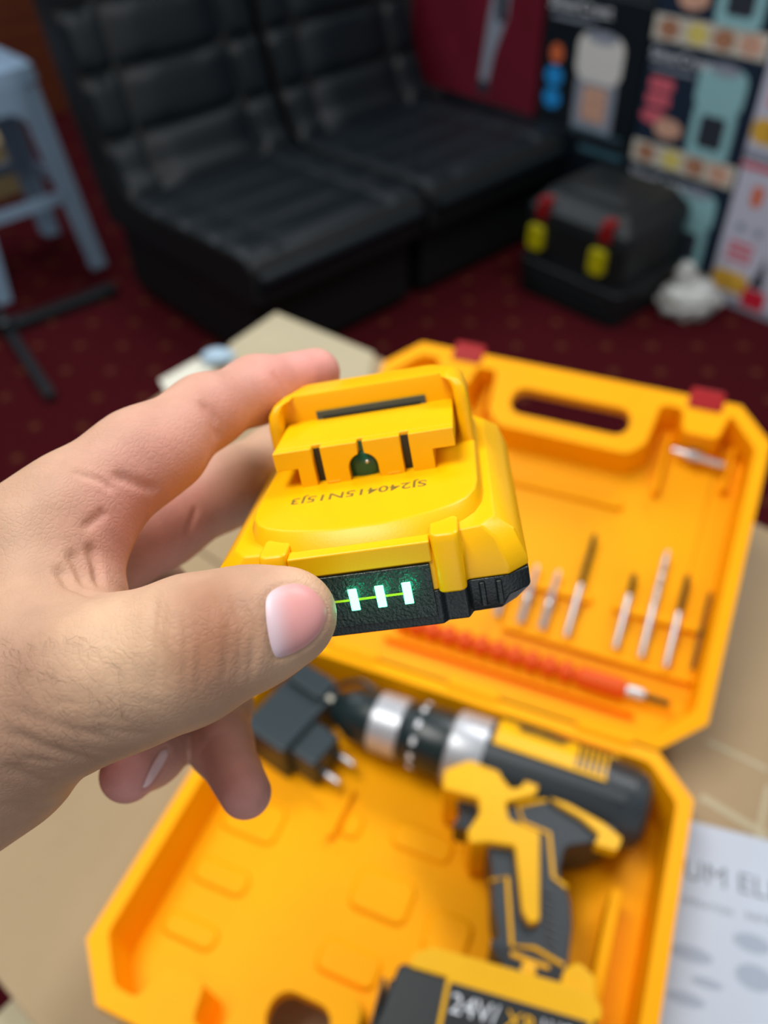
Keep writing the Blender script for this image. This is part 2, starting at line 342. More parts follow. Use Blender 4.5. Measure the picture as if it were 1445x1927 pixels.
# crumpled bag
def blob(name, m, c, rad, amp, seed, label, cat, flatz=None):
    bm = bmesh.new(); bmesh.ops.create_icosphere(bm, subdivisions=4, radius=1)
    rg = np.random.default_rng(seed); ks = rg.normal(size=(14, 3)) * 5; ph = rg.uniform(0, 6.28, 14)
    for v in bm.verts:
        p = np.array(v.co); d = sum(abs(math.sin(float(ks[i] @ p) + ph[i])) for i in range(14)) / 14 - .6
        q = p * (1 + amp * d); v.co = (q[0] * rad[0], q[1] * rad[1], max(q[2] * rad[2], flatz if flatz is not None else -9))
    me = bpy.data.meshes.new(name); bm.to_mesh(me); bm.free(); o = bpy.data.objects.new(name, me); COL.objects.link(o); finish(o, m, True); me.set_sharp_from_angle(angle=math.radians(60)); o.location = c; return tag(o, label, cat) if label else o
PLB = mat('white_plastic_film', 'C9CBC6', .35, spec=.6)
p = onz(1283, 585, .0)
br = root('plastic_bag', Matrix.Translation((p[0] + .008, p[1] - .02, 0)), 'crumpled white plastic bag on the carpet beside the toolbox', 'bag')
o = blob('bag_body', PLB, (0, 0, .055), (.095, .07, .066), .9, 3, None, None, -.055); o.parent = br
o = blob('bag_knot', PLB, (-.03, .01, .13), (.03, .028, .05), .8, 5, None, None); o.parent = br

# ------------------------------------------------------------------ stool
STL = mat('grey_stool_plastic', '8CA6BE', .35)
sr = root('plastic_stool', SF.M() @ Matrix.Translation((-.17, 1.27, 0)), 'grey plastic stool beside the black sofa chair', 'stool')
HT = .70
def sq(h, r=.03): return rrect(-h, h, -h, h, r)
MB().loft([[(x, y, HT - .06) for x, y in sq(.185)], [(x, y, HT - .012) for x, y in sq(.178)], [(x, y, HT) for x, y in sq(.165)]]).build('seat', STL, sr, .004)
for sx in (-1, 1):
    for sy in (-1, 1):
        rings = []
        for t in np.linspace(0, 1, 7):
            h = .172 + .045 * t; wd = .085 - .025 * t; z = HT - .06 - t * (HT - .06)
            rings.append([(sx * (h - a * wd), sy * (h - b * wd), z) for a, b in ((0, 0), (1, 0), (1, .25), (.3, .3), (.25, 1), (0, 1))][::(1 if sx * sy < 0 else -1)])
        MB().loft(rings).build('leg', STL, sr, .004)
        MB().box(sx * .19 - .028, sx * .19 + .028, sy * .19 - .028, sy * .19 + .028, 0, .022).build('foot_pad', STL, sr, .006)
for k in range(4):
    a = k * math.pi / 2; R = Matrix.Rotation(a, 4, 'Z')
    arch = [(-.13, HT - .055), (.13, HT - .055), (.13, .47), (.105, .53), (.06, .565), (-.06, .565), (-.105, .53), (-.13, .47)]
    o = MB().prism(arch, -.006, .006, 'y').build('apron', STL, sr, .002); o.matrix_local = R @ Matrix.Translation((0, -.178, 0)); 
    o = MB().prism([(-.15, .26), (.15, .26), (.15, .30), (-.15, .30)], -.006, .006, 'y').build('stretcher', STL, sr, .002); o.matrix_local = R @ Matrix.Translation((0, -.195, 0))
# carton with white tape far left
bx = root('carton', SF.M() @ Matrix.Translation((-.28, 1.92, 0)), 'small beige carton with white tape behind the grey stool', 'box')
MB().box(0, .42, 0, .3, 0, .22).build('box_body', mat('beige_carton', 'B5A070', .8, var=.05), bx, .004)
MB().box(-.002, .422, -.002, .302, .095, .13).build('tape', mat('white_tape', 'C9C6B8', .4), bx)
# black floor frame
bf = root('metal_floor_frame', SF.M(), 'black square-tube metal frame lying on carpet beside the sofa', 'metal frame')
def bar(p, q, w, z0, z1, name):
    p, q = Vector(p), Vector(q); d = (q - p).normalized(); n = Vector((-d.y, d.x)) * w / 2
    return MB().prism([tuple(p - n), tuple(q - n), tuple(q + n), tuple(p + n)], z0, z1).build(name, BLK2, bf, .004)
bar((-.43, .87), (-.035, .845), .05, .0, .035, 'cross_bar'); bar((-.40, 1.05), (-.50, .40), .034, .0, .03, 'side_bar')
MB().lathe([(0, .03), (.05, .03), (.055, .022)], (-.43, .87, 0), (0, 0, 1), 20).build('joint_cap', BLK2, bf)

# ------------------------------------------------------------------ big cardboard carton under everything
ZT = .86
cr = root('cardboard_carton', Matrix.Identity(4), 'large brown cardboard carton carrying the open yellow drill case', 'carton')
A, B_, C_, E_ = (-.139, 1.017), (.62, .358), (.21, -.23), (-.548, .428)
MB().prism([A, B_, C_, E_], 0, ZT - .004).build('box_body', CARD, cr, .004)
def lerp(p, q, t): return (p[0] + (q[0] - p[0]) * t, p[1] + (q[1] - p[1]) * t)
m1, m2 = lerp(A, E_, .52), lerp(B_, C_, .52)
g = .0015
MB().prism([A, B_, lerp(m2, B_, .004), lerp(m1, A, .004)], ZT - .004, ZT).build('top_flap', CARD, cr, .001, 2)
MB().prism([lerp(m1, E_, .004), lerp(m2, C_, .004), C_, E_], ZT - .004, ZT).build('top_flap', CARD, cr, .001, 2)
# fold lines on the right, strips of paper tape
def strip(p, q, w, z, name, m):
    p, q = Vector(onz(*p, ZT)[:2]), Vector(onz(*q, ZT)[:2]); d = (q - p).normalized(); n = Vector((-d.y, d.x)) * w / 2
    return MB().prism([tuple(p - n), tuple(q - n), tuple(q + n), tuple(p + n)], ZT, z).build(name, m, cr)
strip((1318, 1500), (1445, 1575), .006, ZT + .0006, 'crease', CARDL); strip((1330, 1395), (1445, 1450), .004, ZT + .0006, 'crease', CARDL); strip((1445, 1480), (1425, 1580), .004, ZT + .0009, 'crease', CARDL)
# pale inner flap at the far corner, standing slightly open
def quad_on(pts, z0, z1, name, m, parent, bevel=.001):
    return MB().prism([tuple(onz(*p, ZT)[:2]) for p in pts], z0, z1).build(name, m, parent, bevel, 2)
quad_on([(520, 592), (704, 668), (690, 760), (560, 800), (430, 735), (432, 652)], ZT, ZT + .004, 'corner_flap', CARDL, cr)
# torn strips along the near left edge
dn = np.array([-.655, -.755]); e1 = np.array([.755, -.655])
pe = onz(35, 1838, ZT)[:2]
def rag(base, length, width, z, seed, name, m):
    rg = np.random.default_rng(seed); top = [tuple(base + e1 * t * length + dn * (-.004 + .0 * t)) for t in np.linspace(0, 1, 9)]
    bot = [tuple(base + e1 * t * length + dn * (width + rg.uniform(-.006, .006))) for t in np.linspace(1, 0, 9)]
    return MB().prism(top + bot, z, z + .004).build(name, m, cr, .0008, 2)
rag(pe + dn * .004, .3, .03, ZT - .02, 4, 'torn_edge', CARDL)
rag(pe + dn * .034 - e1 * .02, .3, .02, ZT - .05, 6, 'torn_edge', CARD)
# scrap of paper and film at the far left edge
qs = [(300, 716), (372, 676), (404, 684), (398, 730), (330, 770)]
pp = MB().prism([tuple(onz(*p, ZT)[:2]) for p in qs], ZT + .0002, ZT + .0012).build('paper_scrap', mat('cream_paper', 'D5D2C2', .7), bevel=0); tag(pp, 'cream paper scrap at the carton edge behind the index finger', 'paper')
q = onz(402, 682, ZT + .008); fb = blob('plastic_scrap', mat('pale_blue_film', 'A9C3D6', .3), (q[0] + .004, q[1] + .012, ZT + .009), (.02, .014, .009), .7, 9, 'pale blue plastic scrap behind the index finger', 'plastic')

# ------------------------------------------------------------------ drill case
yaw = math.radians(-23.9)
CF = Frame((.0635, .3575, ZT + .0005), (math.cos(yaw), math.sin(yaw), 0), (-math.sin(yaw), math.cos(yaw), 0))
la = math.radians(26.2)
LFr = Frame(CF.w(0, 0, .05), CF.x, CF.y * math.cos(la) + CF.z * math.sin(la))
case = root('drill_case', CF.M(), 'open yellow plastic drill case with red latches on the carton', 'case')
def octo(x0, x1, y0, y1, c): return [(x0 + c, y0), (x1 - c, y0), (x1, y0 + c), (x1, y1 - c), (x1 - c, y1), (x0 + c, y1), (x0, y1 - c), (x0, y0 + c)]
def inset(poly, d):
    n = len(poly); out = []
    a = sum(poly[i][0] * poly[(i + 1) % n][1] - poly[(i + 1) % n][0] * poly[i][1] for i in range(n)); sg = 1 if a > 0 else -1
    for i in range(n):
        p0, p1, p2 = Vector(poly[i - 1]), Vector(poly[i]), Vector(poly[(i + 1) % n])
        d1 = (p1 - p0).normalized(); d2 = (p2 - p1).normalized(); n1 = Vector((-d1.y, d1.x)) * sg; n2 = Vector((-d2.y, d2.x)) * sg
        b = (n1 + n2); b = b / max(.3, b.dot(n1)) if b.length > 1e-6 else n1
        out.append(tuple(p1 + b * d))
    return out
def shell_parts(sgn):
    # sgn -1: tray (y from -.287 to 0), +1: lid
    y0, y1 = (-.287, -.001) if sgn < 0 else (.001, .287)
    outer = octo(-.167, .167, y0, y1, .028)
    yf = y0 if sgn < 0 else y1; s = -sgn
    F_ = lambda d: yf + s * d           # d = distance from the handle side
    ci = .010
    blk = [(.062, F_(.064)), (.074, F_(.052)), (.078, F_(.013))] if sgn > 0 else [(.000, F_(.064)), (.008, F_(.054)), (.010, F_(.013))]
    cav = [(-.167 + ci, F_(.286 - ci - .024)), (-.167 + ci, F_(.026 + ci)), (-.167 + ci + .022, F_(ci + .002)), (-.118, F_(ci + .002)), (-.113, F_(.034)), (-.086, F_(.034)), (-.082, F_(.013)), (-.064, F_(.013)), (-.060, F_(.052)), (-.048, F_(.064)),
           *blk, (.096, F_(.013)), (.100, F_(.034)), (.127, F_(.034)), (.132, F_(ci + .002)), (.167 - ci - .022, F_(ci + .002)), (.167 - ci, F_(.026 + ci)), (.167 - ci, F_(.286 - ci - .024)), (.167 - ci - .022, F_(.286 - ci)), (-.167 + ci + .022, F_(.286 - ci))]
    hole = rrect(-.044, .058 if sgn > 0 else -.006, min(F_(.024), F_(.05)), max(F_(.024), F_(.05)), .0115)
    return outer, cav, hole
def ccw(p):
    a = sum(p[i][0] * p[(i + 1) % len(p)][1] - p[(i + 1) % len(p)][0] * p[i][1] for i in range(len(p))); return p if a > 0 else p[::-1]
def shell(name, sgn, parent, H, M=None):
    outer, cav, hole = shell_parts(sgn); outer, cav, hole = ccw(outer), ccw(cav), ccw(hole)
    clow = round_poly(inset(cav, .0035), .003, 3); cav = round_poly(cav, .005, 3)
    z0, z1 = (0, H) if sgn < 0 else (-H, 0)
    so = MB().loft([[(x, y, z0) for x, y in inset(outer, .006)], [(x, y, z1 - .012) for x, y in inset(outer, .002)], [(x, y, z1 - .011) for x, y in outer], [(x, y, z1) for x, y in outer]])
    fl = .006
    ca = MB().loft([[(x, y, z0 + fl) for x, y in clow], [(x, y, z1 + .002) for x, y in cav]])
    ho = MB().prism(hole, z0 - .01, z1 + .01)
    yb0, yb1 = (-.32, -.226) if sgn < 0 else (.226, .32)
    hk = MB().prism(rrect(-.056, .070 if sgn > 0 else .004, yb0, yb1, .008), z0 - .01, z1 - .013)
    return carve(name, so, [ca, ho, hk], CASEY, parent, .0022, 3, 40)
tray = shell('tray', -1, case, .05)
lid = shell('lid', 1, case, .042)
lid.matrix_local = CF.M().inverted() @ LFr.M()
# hinge knuckles
for x in (-.10, 0.0, .10): MB().lathe([(0, .005), (.04, .005)], (x - .02, 0, .0485), (1, 0, 0), 14).build('hinge', CASEY, case)
# red latches on the lid edge
for x in (-.094, .112):
    l = MB().prism(rrect(x - .014, x + .014, .276, .2955, .003), -.022, .0015).build('latch', RED, lid, .002)
    MB().box(x - .010, x + .010, .295, .2975, -.016, -.004).build('latch_lip', RED, l, .001)
# moulded pads in the tray floor
def moulded(parent, x0, x1, y0, y1, z0, h, name='moulded_pad', fr=None):
    p = rrect(x0, x1, y0, y1, min(.008, .42 * min(x1 - x0, y1 - y0)), 4); sl = min(.0025, .2 * min(x1 - x0, y1 - y0))
    return MB().loft([[(x, y, z0) for x, y in p], [(x, y, z0 + h) for x, y in inset(p, sl)]]).build(name, CASEY, parent, .0012, 2)
for a in ((-.036, .008, -.168, -.136), (-.04, .004, -.212, -.188), (-.146, -.10, -.152, -.120), (-.146, -.102, -.192, -.172), (-.146, -.104, -.230, -.212), (-.062, -.045, -.125, -.104), (-.025, .022, -.118, -.096), (.02, .052, -.176, -.145)): moulded(tray, *a, .0055, .0035)
MB().prism(rrect(.128, .136, -.25, -.10, .003), .006, .034).build('moulded_rib', CASEY, tray, .002, 2)
MB().prism(rrect(-.066, -.062, -.13, -.09, .0015), .006, .014).build('moulded_rib', CASEY, tray, .001, 2)
# moulded ledges in the lid
ZF = -.036
for a in ((.002, .066, .098, .108, .008), (.082, .154, .098, .108, .008), (-.13, -.01, .098, .108, .008), (.002, .154, .058, .064, .009), (-.03, .07, .185, .195, .006), (-.15, -.05, .15, .158, .006), (.088, .094, .205, .262, .012), (.140, .146, .22, .262, .012), (-.09, .118, .022, .027, .012), (-.075, -.069, .2, .272, .012)):
    moulded(lid, a[0], a[1], a[2], a[3], ZF, a[4], 'moulded_ledge')

# ------------------------------------------------------------------ things stowed in the lid
def lidthing(name, label, cat, group=None): return root(name, LFr.M(), label, cat, group)
def twist(path0, path1, r, name, m, parent, turns):
    a, b = Vector(path0), Vector(path1); n = 26; rings = []
    ax = (b - a).normalized(); u = ax.orthogonal().normalized(); v = ax.cross(u)
    for i in range(n):
        t = i / (n - 1); c = a + (b - a) * t; rr = r * (1 if t < .9 else 1 - (t - .9) * 8)
        ring = []
        for k in range(12):
            an = 2 * math.pi * k / 12; rad = rr * (1 - .38 * (abs(math.cos(an)) < .5)); th = an + t * turns * 2 * math.pi
            ring.append(tuple(c + rad * (math.cos(th) * u + math.sin(th) * v)))
        rings.append(ring)
    return MB().loft(rings).build(name, m, parent)
bits = [(.016, .067, .118, 0, 'short steel screwdriver bit nearest the held battery'), (.034, .067, .118, 0, 'steel screwdriver bit left of the first long drill bit'), (.054, .067, .158, 1, 'long drill bit with dark flutes, first left of the wide gap'), (.0925, .069, .133, 1, 'thin drill bit just right of the wide gap'), (.1125, .068, .159, 1, 'longest silver drill bit, middle of the right-hand group'), (.132, .066, .144, 1, 'drill bit next to the last one at the lid wall'), (.151, .07, .135, 2, 'dark thin drill bit closest to the lid side wall'), (-.004, .067, .112, 0, 'short steel bit half hidden below the held battery corner')]
for x, ya, yb, k, lab in bits:
    r = lidthing('drill_bit' if k else 'screwdriver_bit', lab, 'drill bit', 'bits in the case lid'); z = ZF + .0105
    if k == 0:
        MB().lathe([(0, .0032), (.028, .0032), (.031, .0022), (yb - ya - .004, .0022), (yb - ya, .0008)], (x, ya, z), (0, 1, 0), 6).build('hex_shank', STEEL, r); MB().lathe([(0, .0034), (.004, .0034)], (x, ya + .020, z), (0, 1, 0), 12).build('collar', STEEL, r)
    else:
        ym = ya + .045 if k == 1 else ya + .03
        rr = .0026 if k == 1 else .0018
        MB().lathe([(0, rr * .9), (.001, rr), (ym - ya, rr)], (x, ya, z), (0, 1, 0), 12).build('shank', STEEL if k == 1 else DSTEEL, r)
        twist((x, ym, z), (x, yb, z), rr, 'flutes', DSTEEL if lab.find('longest') < 0 else STEEL, r, 3.5)
r = lidthing('driver_bit', 'short silver driver bit in the upper right lid clip', 'drill bit'); z = ZF + .014
MB().lathe([(0, .0025), (.014, .003), (.015, .0042), (.024, .0042), (.026, .003), (.042, .0028), (.044, .001)], (.096, .246, z), (.99, -.1, 0), 10).build('shank', STEEL, r)
MB().lathe([(0, .0046), (.006, .0046)], (.109, .2447, z), (.99, -.1, 0), 14).build('collar', SILV, r)
fs = lidthing('flexible_shaft', 'orange ribbed flexible bit extension along the case hinge', 'bit extension'); ORG = mat('orange_rubber', 'D9500A', .5, spec=.25); z = ZF + .016
n = 11
for k in range(n):
    x = -.082 + k * (.152 / n)
    MB().lathe([(0, .0046), (.0025, .0084), (.0085, .0084), (.011, .0046), (.0140, .0046)], (x, .0385, z), (1, 0, 0), 16).build('rib_segment', ORG, fs)
MB().lathe([(0, .006), (.002, .0078), (.030, .0082), (.036, .0075), (.038, .005)], (.070, .0385, z), (1, 0, 0), 20).build('grip_end', ORG, fs)
MB().lathe([(0, .0045), (.010, .005), (.014, .0038)], (.108, .0385, z), (1, 0, 0), 16).build('steel_socket', STEEL, fs)
MB().lathe([(0, .003), (.018, .0028), (.020, .0015)], (.121, .0383, z), (1, 0, 0), 6).build('hex_tip', DSTEEL, fs)

# ------------------------------------------------------------------ drill lying in the tray
def dc(c, z=.05):
    return CF.pix(420 + c[0] / 1.6056, 1220 + c[1] / 1.6056, z)
drill = root('cordless_drill', CF.M(), 'black and yellow cordless drill lying in the open case', 'drill')
AX = (1, -.0, 0); AO = (-.092, -.046, .041)
def seg(name, prof, m, parent=drill, n=40): return MB().lathe([(t, r) for t, r in prof], AO, AX, n).build(name, m, parent)
GRN = mat('chuck_black', '0E2022', .35)
seg('chuck_nose', [(-.006, .008), (-.004, .011), (.006, .0165), (.012, .020), (.030, .0215), (.0315, .0205)], GRN)
ring = seg('chuck_ring', [(.030, .0215), (.031, .0228), (.052, .0232), (.053, .022)], SILV)
tq = seg('torque_collar', [(.053, .021), (.057, .0235), (.070, .0245), (.088, .0252), (.091, .0245)], GRN)
for k in range(12):
    a = k * math.pi / 6 + .2
    MB().box(-.0026, .0026, -.0016, .0016, -.0004, .0004).build('torque_mark', WHT, tq).matrix_local = Matrix.Translation((AO[0] + .066, AO[1] + .0247 * math.cos(a), AO[2] + .0247 * math.sin(a))) @ Matrix.Rotation(a - math.pi / 2, 4, 'X') @ Matrix.Rotation(math.pi / 2, 4, 'Z')
seg('gear_housing', [(.090, .0255), (.092, .028), (.116, .0285), (.119, .027)], SILV)
seg('motor_housing', [(.112, .027), (.118, .0288), (.205, .0292), (.218, .0285), (.228, .025), (.232, .018)], RUB)
def wrap(name, t0, t1, a0, a1, rad, th, m, parent=drill, nt=8, na=10):
    vs = []; fs = []
    for lay in (0, 1):
        for i in range(nt):
            for j in range(na):
                t = t0 + (t1 - t0) * i / (nt - 1); a = math.radians(a0 + (a1 - a0) * j / (na - 1)); r_ = rad + (th if lay else -.001)
                vs.append((AO[0] + t, AO[1] + r_ * math.cos(a), AO[2] + r_ * math.sin(a)))
    N_ = nt * na; I = lambda l, i, j: l * N_ + i * na + j
    for i in range(nt - 1):
        for j in range(na - 1): fs += [(I(1, i, j), I(1, i + 1, j), I(1, i + 1, j + 1), I(1, i, j + 1)), (I(0, i, j), I(0, i, j + 1), I(0, i + 1, j + 1), I(0, i + 1, j))]
    for i in range(nt - 1): fs += [(I(0, i, 0), I(0, i + 1, 0), I(1, i + 1, 0), I(1, i, 0)), (I(0, i, na - 1), I(1, i, na - 1), I(1, i + 1, na - 1), I(0, i + 1, na - 1))]
    for j in range(na - 1): fs += [(I(0, 0, j), I(1, 0, j), I(1, 0, j + 1), I(0, 0, j + 1)), (I(0, nt - 1, j), I(0, nt - 1, j + 1), I(1, nt - 1, j + 1), I(1, nt - 1, j))]
    return MB().add(vs, fs).build(name, m, parent)
wrap('side_panel', .121, .200, 40, 97, .0292, .0018, YEL)
wrap('label_strip', .136, .168, 46, 66, .031, .0008, mat('olive_label', '8A6A10', .5), drill)
lab = text('lettering', '24V MAX', .0095, DKP, drill, Matrix.Translation((AO[0] + .152, AO[1] + .0325 * math.cos(math.radians(56)), AO[2] + .0325 * math.sin(math.radians(56)))) @ Matrix.Rotation(math.radians(-34), 4, 'X'))
wrap('top_guard', .160, .205, 10, 34, .0290, .0028, YEL)
wrap('top_rail', .122, .20, 34, 42, .029, .003, BLK2)
for k in range(6): wrap('vent_slot', .178 + k * .0042, .1802 + k * .0042, 46 if k % 2 else 50, 92, .0312, .0007, BLK2, drill, 2, 8)
for k in range(5): wrap('rear_vent', .2035 + k * .0035, .2053 + k * .0035, 30, 100, .0285 - k * .0002, .0012, BLK2, drill, 2, 10)
wrap('side_rail', .118, .215, 104, 116, .0288, .0025, RUB)
def dp(pts, z): return [dc(c, z) for c in pts]
HB = dp([(795, 600), (812, 690), (812, 780), (830, 885), (800, 895), (825, 955), (880, 995), (1000, 1030), (1035, 1005), (1050, 850), (1045, 770), (1010, 690), (1030, 610), (1120, 596), (1190, 560), (1140, 480), (1000, 400), (860, 420), (745, 590)], .05)
MB().prism(round_poly(HB, .004), .016, .056).build('handle_grip', RUB, drill, .007, 4)
HY = dp([(662, 430), (668, 372), (740, 345), (790, 300), (822, 300), (822, 345), (840, 395), (868, 430), (900, 425), (918, 388), (960, 400), (942, 448), (852, 470), (862, 522), (955, 560), (955, 828), (925, 838), (902, 800), (880, 602), (800, 590), (745, 595), (735, 560), (775, 502), (770, 458), (690, 436)], .06)
MB().prism(round_poly(HY, .0018), .014, .063).build('handle_shell', YEL, drill, .003, 3)
TR_ = dp([(685, 438), (772, 458), (790, 500), (745, 565), (690, 550), (716, 515), (706, 470)], .045)
MB().prism(round_poly(TR_, .002), .030, .052).build('trigger', BLK2, drill, .003, 3)
AC = dp([(985, 452), (1040, 470), (1150, 530), (1205, 575), (1190, 612), (1120, 592), (1138, 562), (1080, 510), (1010, 470)], .06)
MB().prism(round_poly(AC, .002), .05, .0605).build('accent_panel', YEL, drill, .003, 3)
def trim(pts, name, z=.0575, r=.0014): return MB().tube([(*dc(c, z), z - .001) for c in pts], r, 8).build(name, YEL, drill)
trim([(985, 455), (890, 475), (905, 525), (985, 558), (998, 690), (1040, 722)], 'grip_line'); trim([(808, 702), (858, 690), (872, 898), (940, 905), (1030, 958)], 'grip_line')
for k in range(8):
    trim_ = MB().tube([(*dc((965 + 2 * k, 735 + k * 24), .057), .0562), (*dc((1042, 760 + k * 24), .057), .0545)], .0011, 6).build('grip_ridge', BLK2, drill)
trim([(868, 922), (925, 945), (985, 965)], 'clip_bar', .058, .0018)
MB().lathe([(0, .0045), (.003, .0045), (.0035, .003)], (*dc((922, 972), .057), .055), (0, 0, 1), 16).build('clip_boss', YEL, drill)
FT = dp([(800, 900), (870, 925), (1035, 985), (1105, 1040), (1095, 1085), (1000, 1060), (860, 1000)], .05)
MB().prism(round_poly(FT, .002), .012, .058).build('foot', BLK2, drill, .004, 3)
# battery on the drill
bp = root('drill_battery', CF.M() @ Matrix.Translation((.074, -.196, .008)) @ Matrix.Rotation(math.radians(7), 4, 'Z'), 'black and yellow battery pack fitted to the drill foot, lettered 24V', 'battery')
MB().prism(round_poly([(-.062, -.05), (-.054, -.002), (.058, -.002), (.066, -.05)], .004), .003, .064).build('base_shell', BLK, bp, .004, 3)
MB().prism(round_poly([(-.049, -.004), (-.047, .004), (-.038, .010), (.052, .010), (.060, .004), (.060, -.004)], .003), .001, .066).build('upper_shell', YEL, bp, .004, 3)
MB().prism(round_poly([(.036, .006), (.038, .020), (.046, .026), (.056, .020), (.058, .006)], .003), .012, .06).build('latch_hump', YEL, bp, .003, 3)
pl = MB().prism(rrect(-.026, .056, -.048, -.003, .002), .06, .0662).build('label_plate', YEL, bp, .0008, 2)
MB().prism(rrect(-.0235, .0535, -.0455, -.006, .0015), .066, .0668).build('label_face', BLK2, pl)
text('lettering', '24V/', .0145, WHT, pl, Matrix.Translation((-.0215, -.0165, .0668)), align='LEFT')
text('lettering', 'XR', .0130, YEL, pl, Matrix.Translation((.0095, -.0165, .0668)), align='LEFT')
text('lettering', 'LI-ION', .0085, WHT, pl, Matrix.Translation((.0285, -.0140, .0668)), align='LEFT')
MB().box(.0285, .050, -.0235, -.0195, .0666, .067).build('printed_line', YEL, pl)
for k in range(3): MB().box(-.062 + k * .0045, -.0595 + k * .0045, -.04, -.012, .0, .063).build('grip_rib', BLK, bp, .001, 2)

# ------------------------------------------------------------------ charger
ch = root('charger', CF.M() @ Matrix.Translation((-.125, -.063, .0065)) @ Matrix.Rotation(math.radians(-14), 4, 'Z'), 'black plug-in charger with two metal pins beside the drill chuck', 'charger')
CHB = mat('charger_black', '1C2B31', .38, bump=.15, bscale=700)
MB().prism(rrect(-.022, .020, -.033, .036, .004), 0, .040).build('body', CHB, ch, .003, 3)
MB().prism(rrect(-.018, .016, .016, .0362, .003), .036, .046).build('label_step', CHB, ch, .002, 3)
MB().prism(rrect(.018, .043, -.026, .006, .004), .004, .034).build('plug_block', CHB, ch, .003, 3)
for y in (-.019, -.001):
    pn = MB().lathe([(0, .0024), (.008, .0024), (.017, .0022), (.0185, .001)], (.042, y, .019), (1, 0, 0), 12).build('plug_pin', STEEL, ch)
    MB().lathe([(0, .0029), (.007, .0027)], (.042, y, .019), (1, 0, 0), 12).build('pin_sleeve', CHB, pn)
cab = [(.010, .036, .030), (.018, .044, .036), (.030, .050, .042), (.048, .050, .04), (.060, .040, .032), (.064, .028, .02), (.056, .018, .012)]
MB().tube(cab, .0022, 10).build('cable', BLK2, ch)
MB().box(.004, .022, .022, .026, .030, .0405).build('film_tag', mat('clear_film_tag', 'CFC9B8', .2, spec=.8), ch, .0005, 2)

# ------------------------------------------------------------------ instruction sheet
pa = np.array(onz(1310, 1548, ZT + .001)); pb = np.array(onz(1445, 1582, ZT + .001))
PF = Frame((pa[0], pa[1], ZT + .0008), pb - pa, np.cross((0, 0, 1.), pb - pa))
sh = root('instruction_sheet', PF.M(), 'white printed instruction sheet on the carton beside the case', 'paper')
PAP = mat('white_paper', 'B4BDCB', .6)
MB().box(-.04, .20, -.28, 0, 0, .0008).build('sheet', PAP, sh)
INK = mat('grey_ink', '6F757E', .7); INKL = mat('pale_ink', '98A2B2', .7)
def ptext(s, px, py, size, m, al='LEFT'):
    x, y = PF.pix(px, py, .001); return text('lettering', s, size, m, sh, T2(x, y, .0009), .00005, al)
ptext('UM ELECTRIC', 1284, 1634, .0205, INK); ptext('OPERATION', 1280, 1692, .0062, INK); ptext('INSTRUCTION', 1402, 1722, .0066, INK)
for px, py, rx, ry in ((1415, 1775, .012, .006), (1300, 1795, .014, .005), (1420, 1840, .012, .008), (1330, 1850, .010, .003), (1290, 1880, .012, .004)):
    x, y = PF.pix(px, py, .001); MB().prism(ell(x, y, rx, ry, 18), .0008, .0009).build('printed_drawing', INKL, sh, smooth=False)

# ------------------------------------------------------------------ held battery
bd = np.array([.0717, .4077, .9107]); bd /= np.linalg.norm(bd)
bw = np.array([1, .14, -.141]); bw -= bd * (bw @ bd); bw /= np.linalg.norm(bw)
def cam2w(v): return RT * v[0] + UP * v[1] + FW * v[2]
P1 = CAM + .172 * ray(808, 1058)
BW, BD = cam2w(bw), cam2w(bd)
BF = Frame(P1, BW, BD)
BF.o = BF.w(-.0145, 0, 0)
S = Matrix.Scale(.001, 4)
bat = root('battery_pack', BF.M() @ Matrix.Translation((0, .042, -.015)), 'yellow and black drill battery with lit green charge lights, held in the hand', 'battery')
BM_ = Matrix.Translation((0, -.042, .015)) @ S
def bpart(mb, name, m, bevel=0, seg=3, parent=None, ang=35):
    o = mb.build(name, m, None, bevel, seg, True, ang); o.parent = parent or bat
    o.data.transform(BM_)
    if bevel: o.modifiers[0].width = bevel * .001
    return o
def sym(right):   # right half outline front->back, mirrored
    return right + [(-x, y) for x, y in right[::-1]]
base0 = sym([(15.4, -.6), (15.8, -.2), (16.6, .6), (21, .6), (22, 2.0), (30, 2.2), (34.8, 5), (34.8, 80), (30, 86)])
base1 = sym([(15.4, -.6), (15.8, -.2), (16.6, .6), (21, .6), (22, 3.0), (28, 3.4), (31.5, 7), (31.5, 78), (28, 83)])
def lv(p, z): return [(x, y, z) for x, y in p]
bpart(MB().loft([lv(base1, -15), lv(base0, -11.0), lv(base0, -6.6)]), 'base_shell', BLK, .5)
up0 = sym([(15.4, -.4), (15.8, .2), (16.6, .9), (21, .9), (22, 2.2), (30.5, 2.4), (34.9, 6), (34.9, 80), (30, 86)])
up1 = sym([(15.4, .0), (15.8, .4), (16.6, 1.2), (21, 1.4), (22, 3.2), (29, 3.6), (33, 7.5), (33, 79), (29, 84.5)])
up2 = sym([(15.4, 1.2), (15.8, 1.6), (16.6, 2.2), (20, 2.6), (21, 4.6), (26, 5.2), (29.2, 9), (29.2, 77), (26, 82)])
bpart(MB().loft([lv(up0, -6.6), lv(up0, -4.6), lv(up1, 1.5), lv(up2, 4.6)]), 'upper_shell', YEL, .9)
for s in (-1, 1):
    for k in (0, 1):
        bpart(MB().box(s * (24.5 + k * 3.6) - .7, s * (24.5 + k * 3.6) + .7, 1.4, 3, -13.2, -7.2), 'grip_rib', BLK, .4, 2)
    col = rrect(s * 18.4 - 3.1, s * 18.4 + 3.1, -.9, 8, 1.6)
    bpart(MB().loft([lv(col, -7.4), lv(col, 4.4), lv([(x * .985 + s * .2, y + .8) for x, y in col], 6.2)]), 'front_column', YEL, .6)
bpart(MB().box(-15.2, 15.2, -.7, 3, 0.25, 5.2), 'front_brow', YEL, .5)
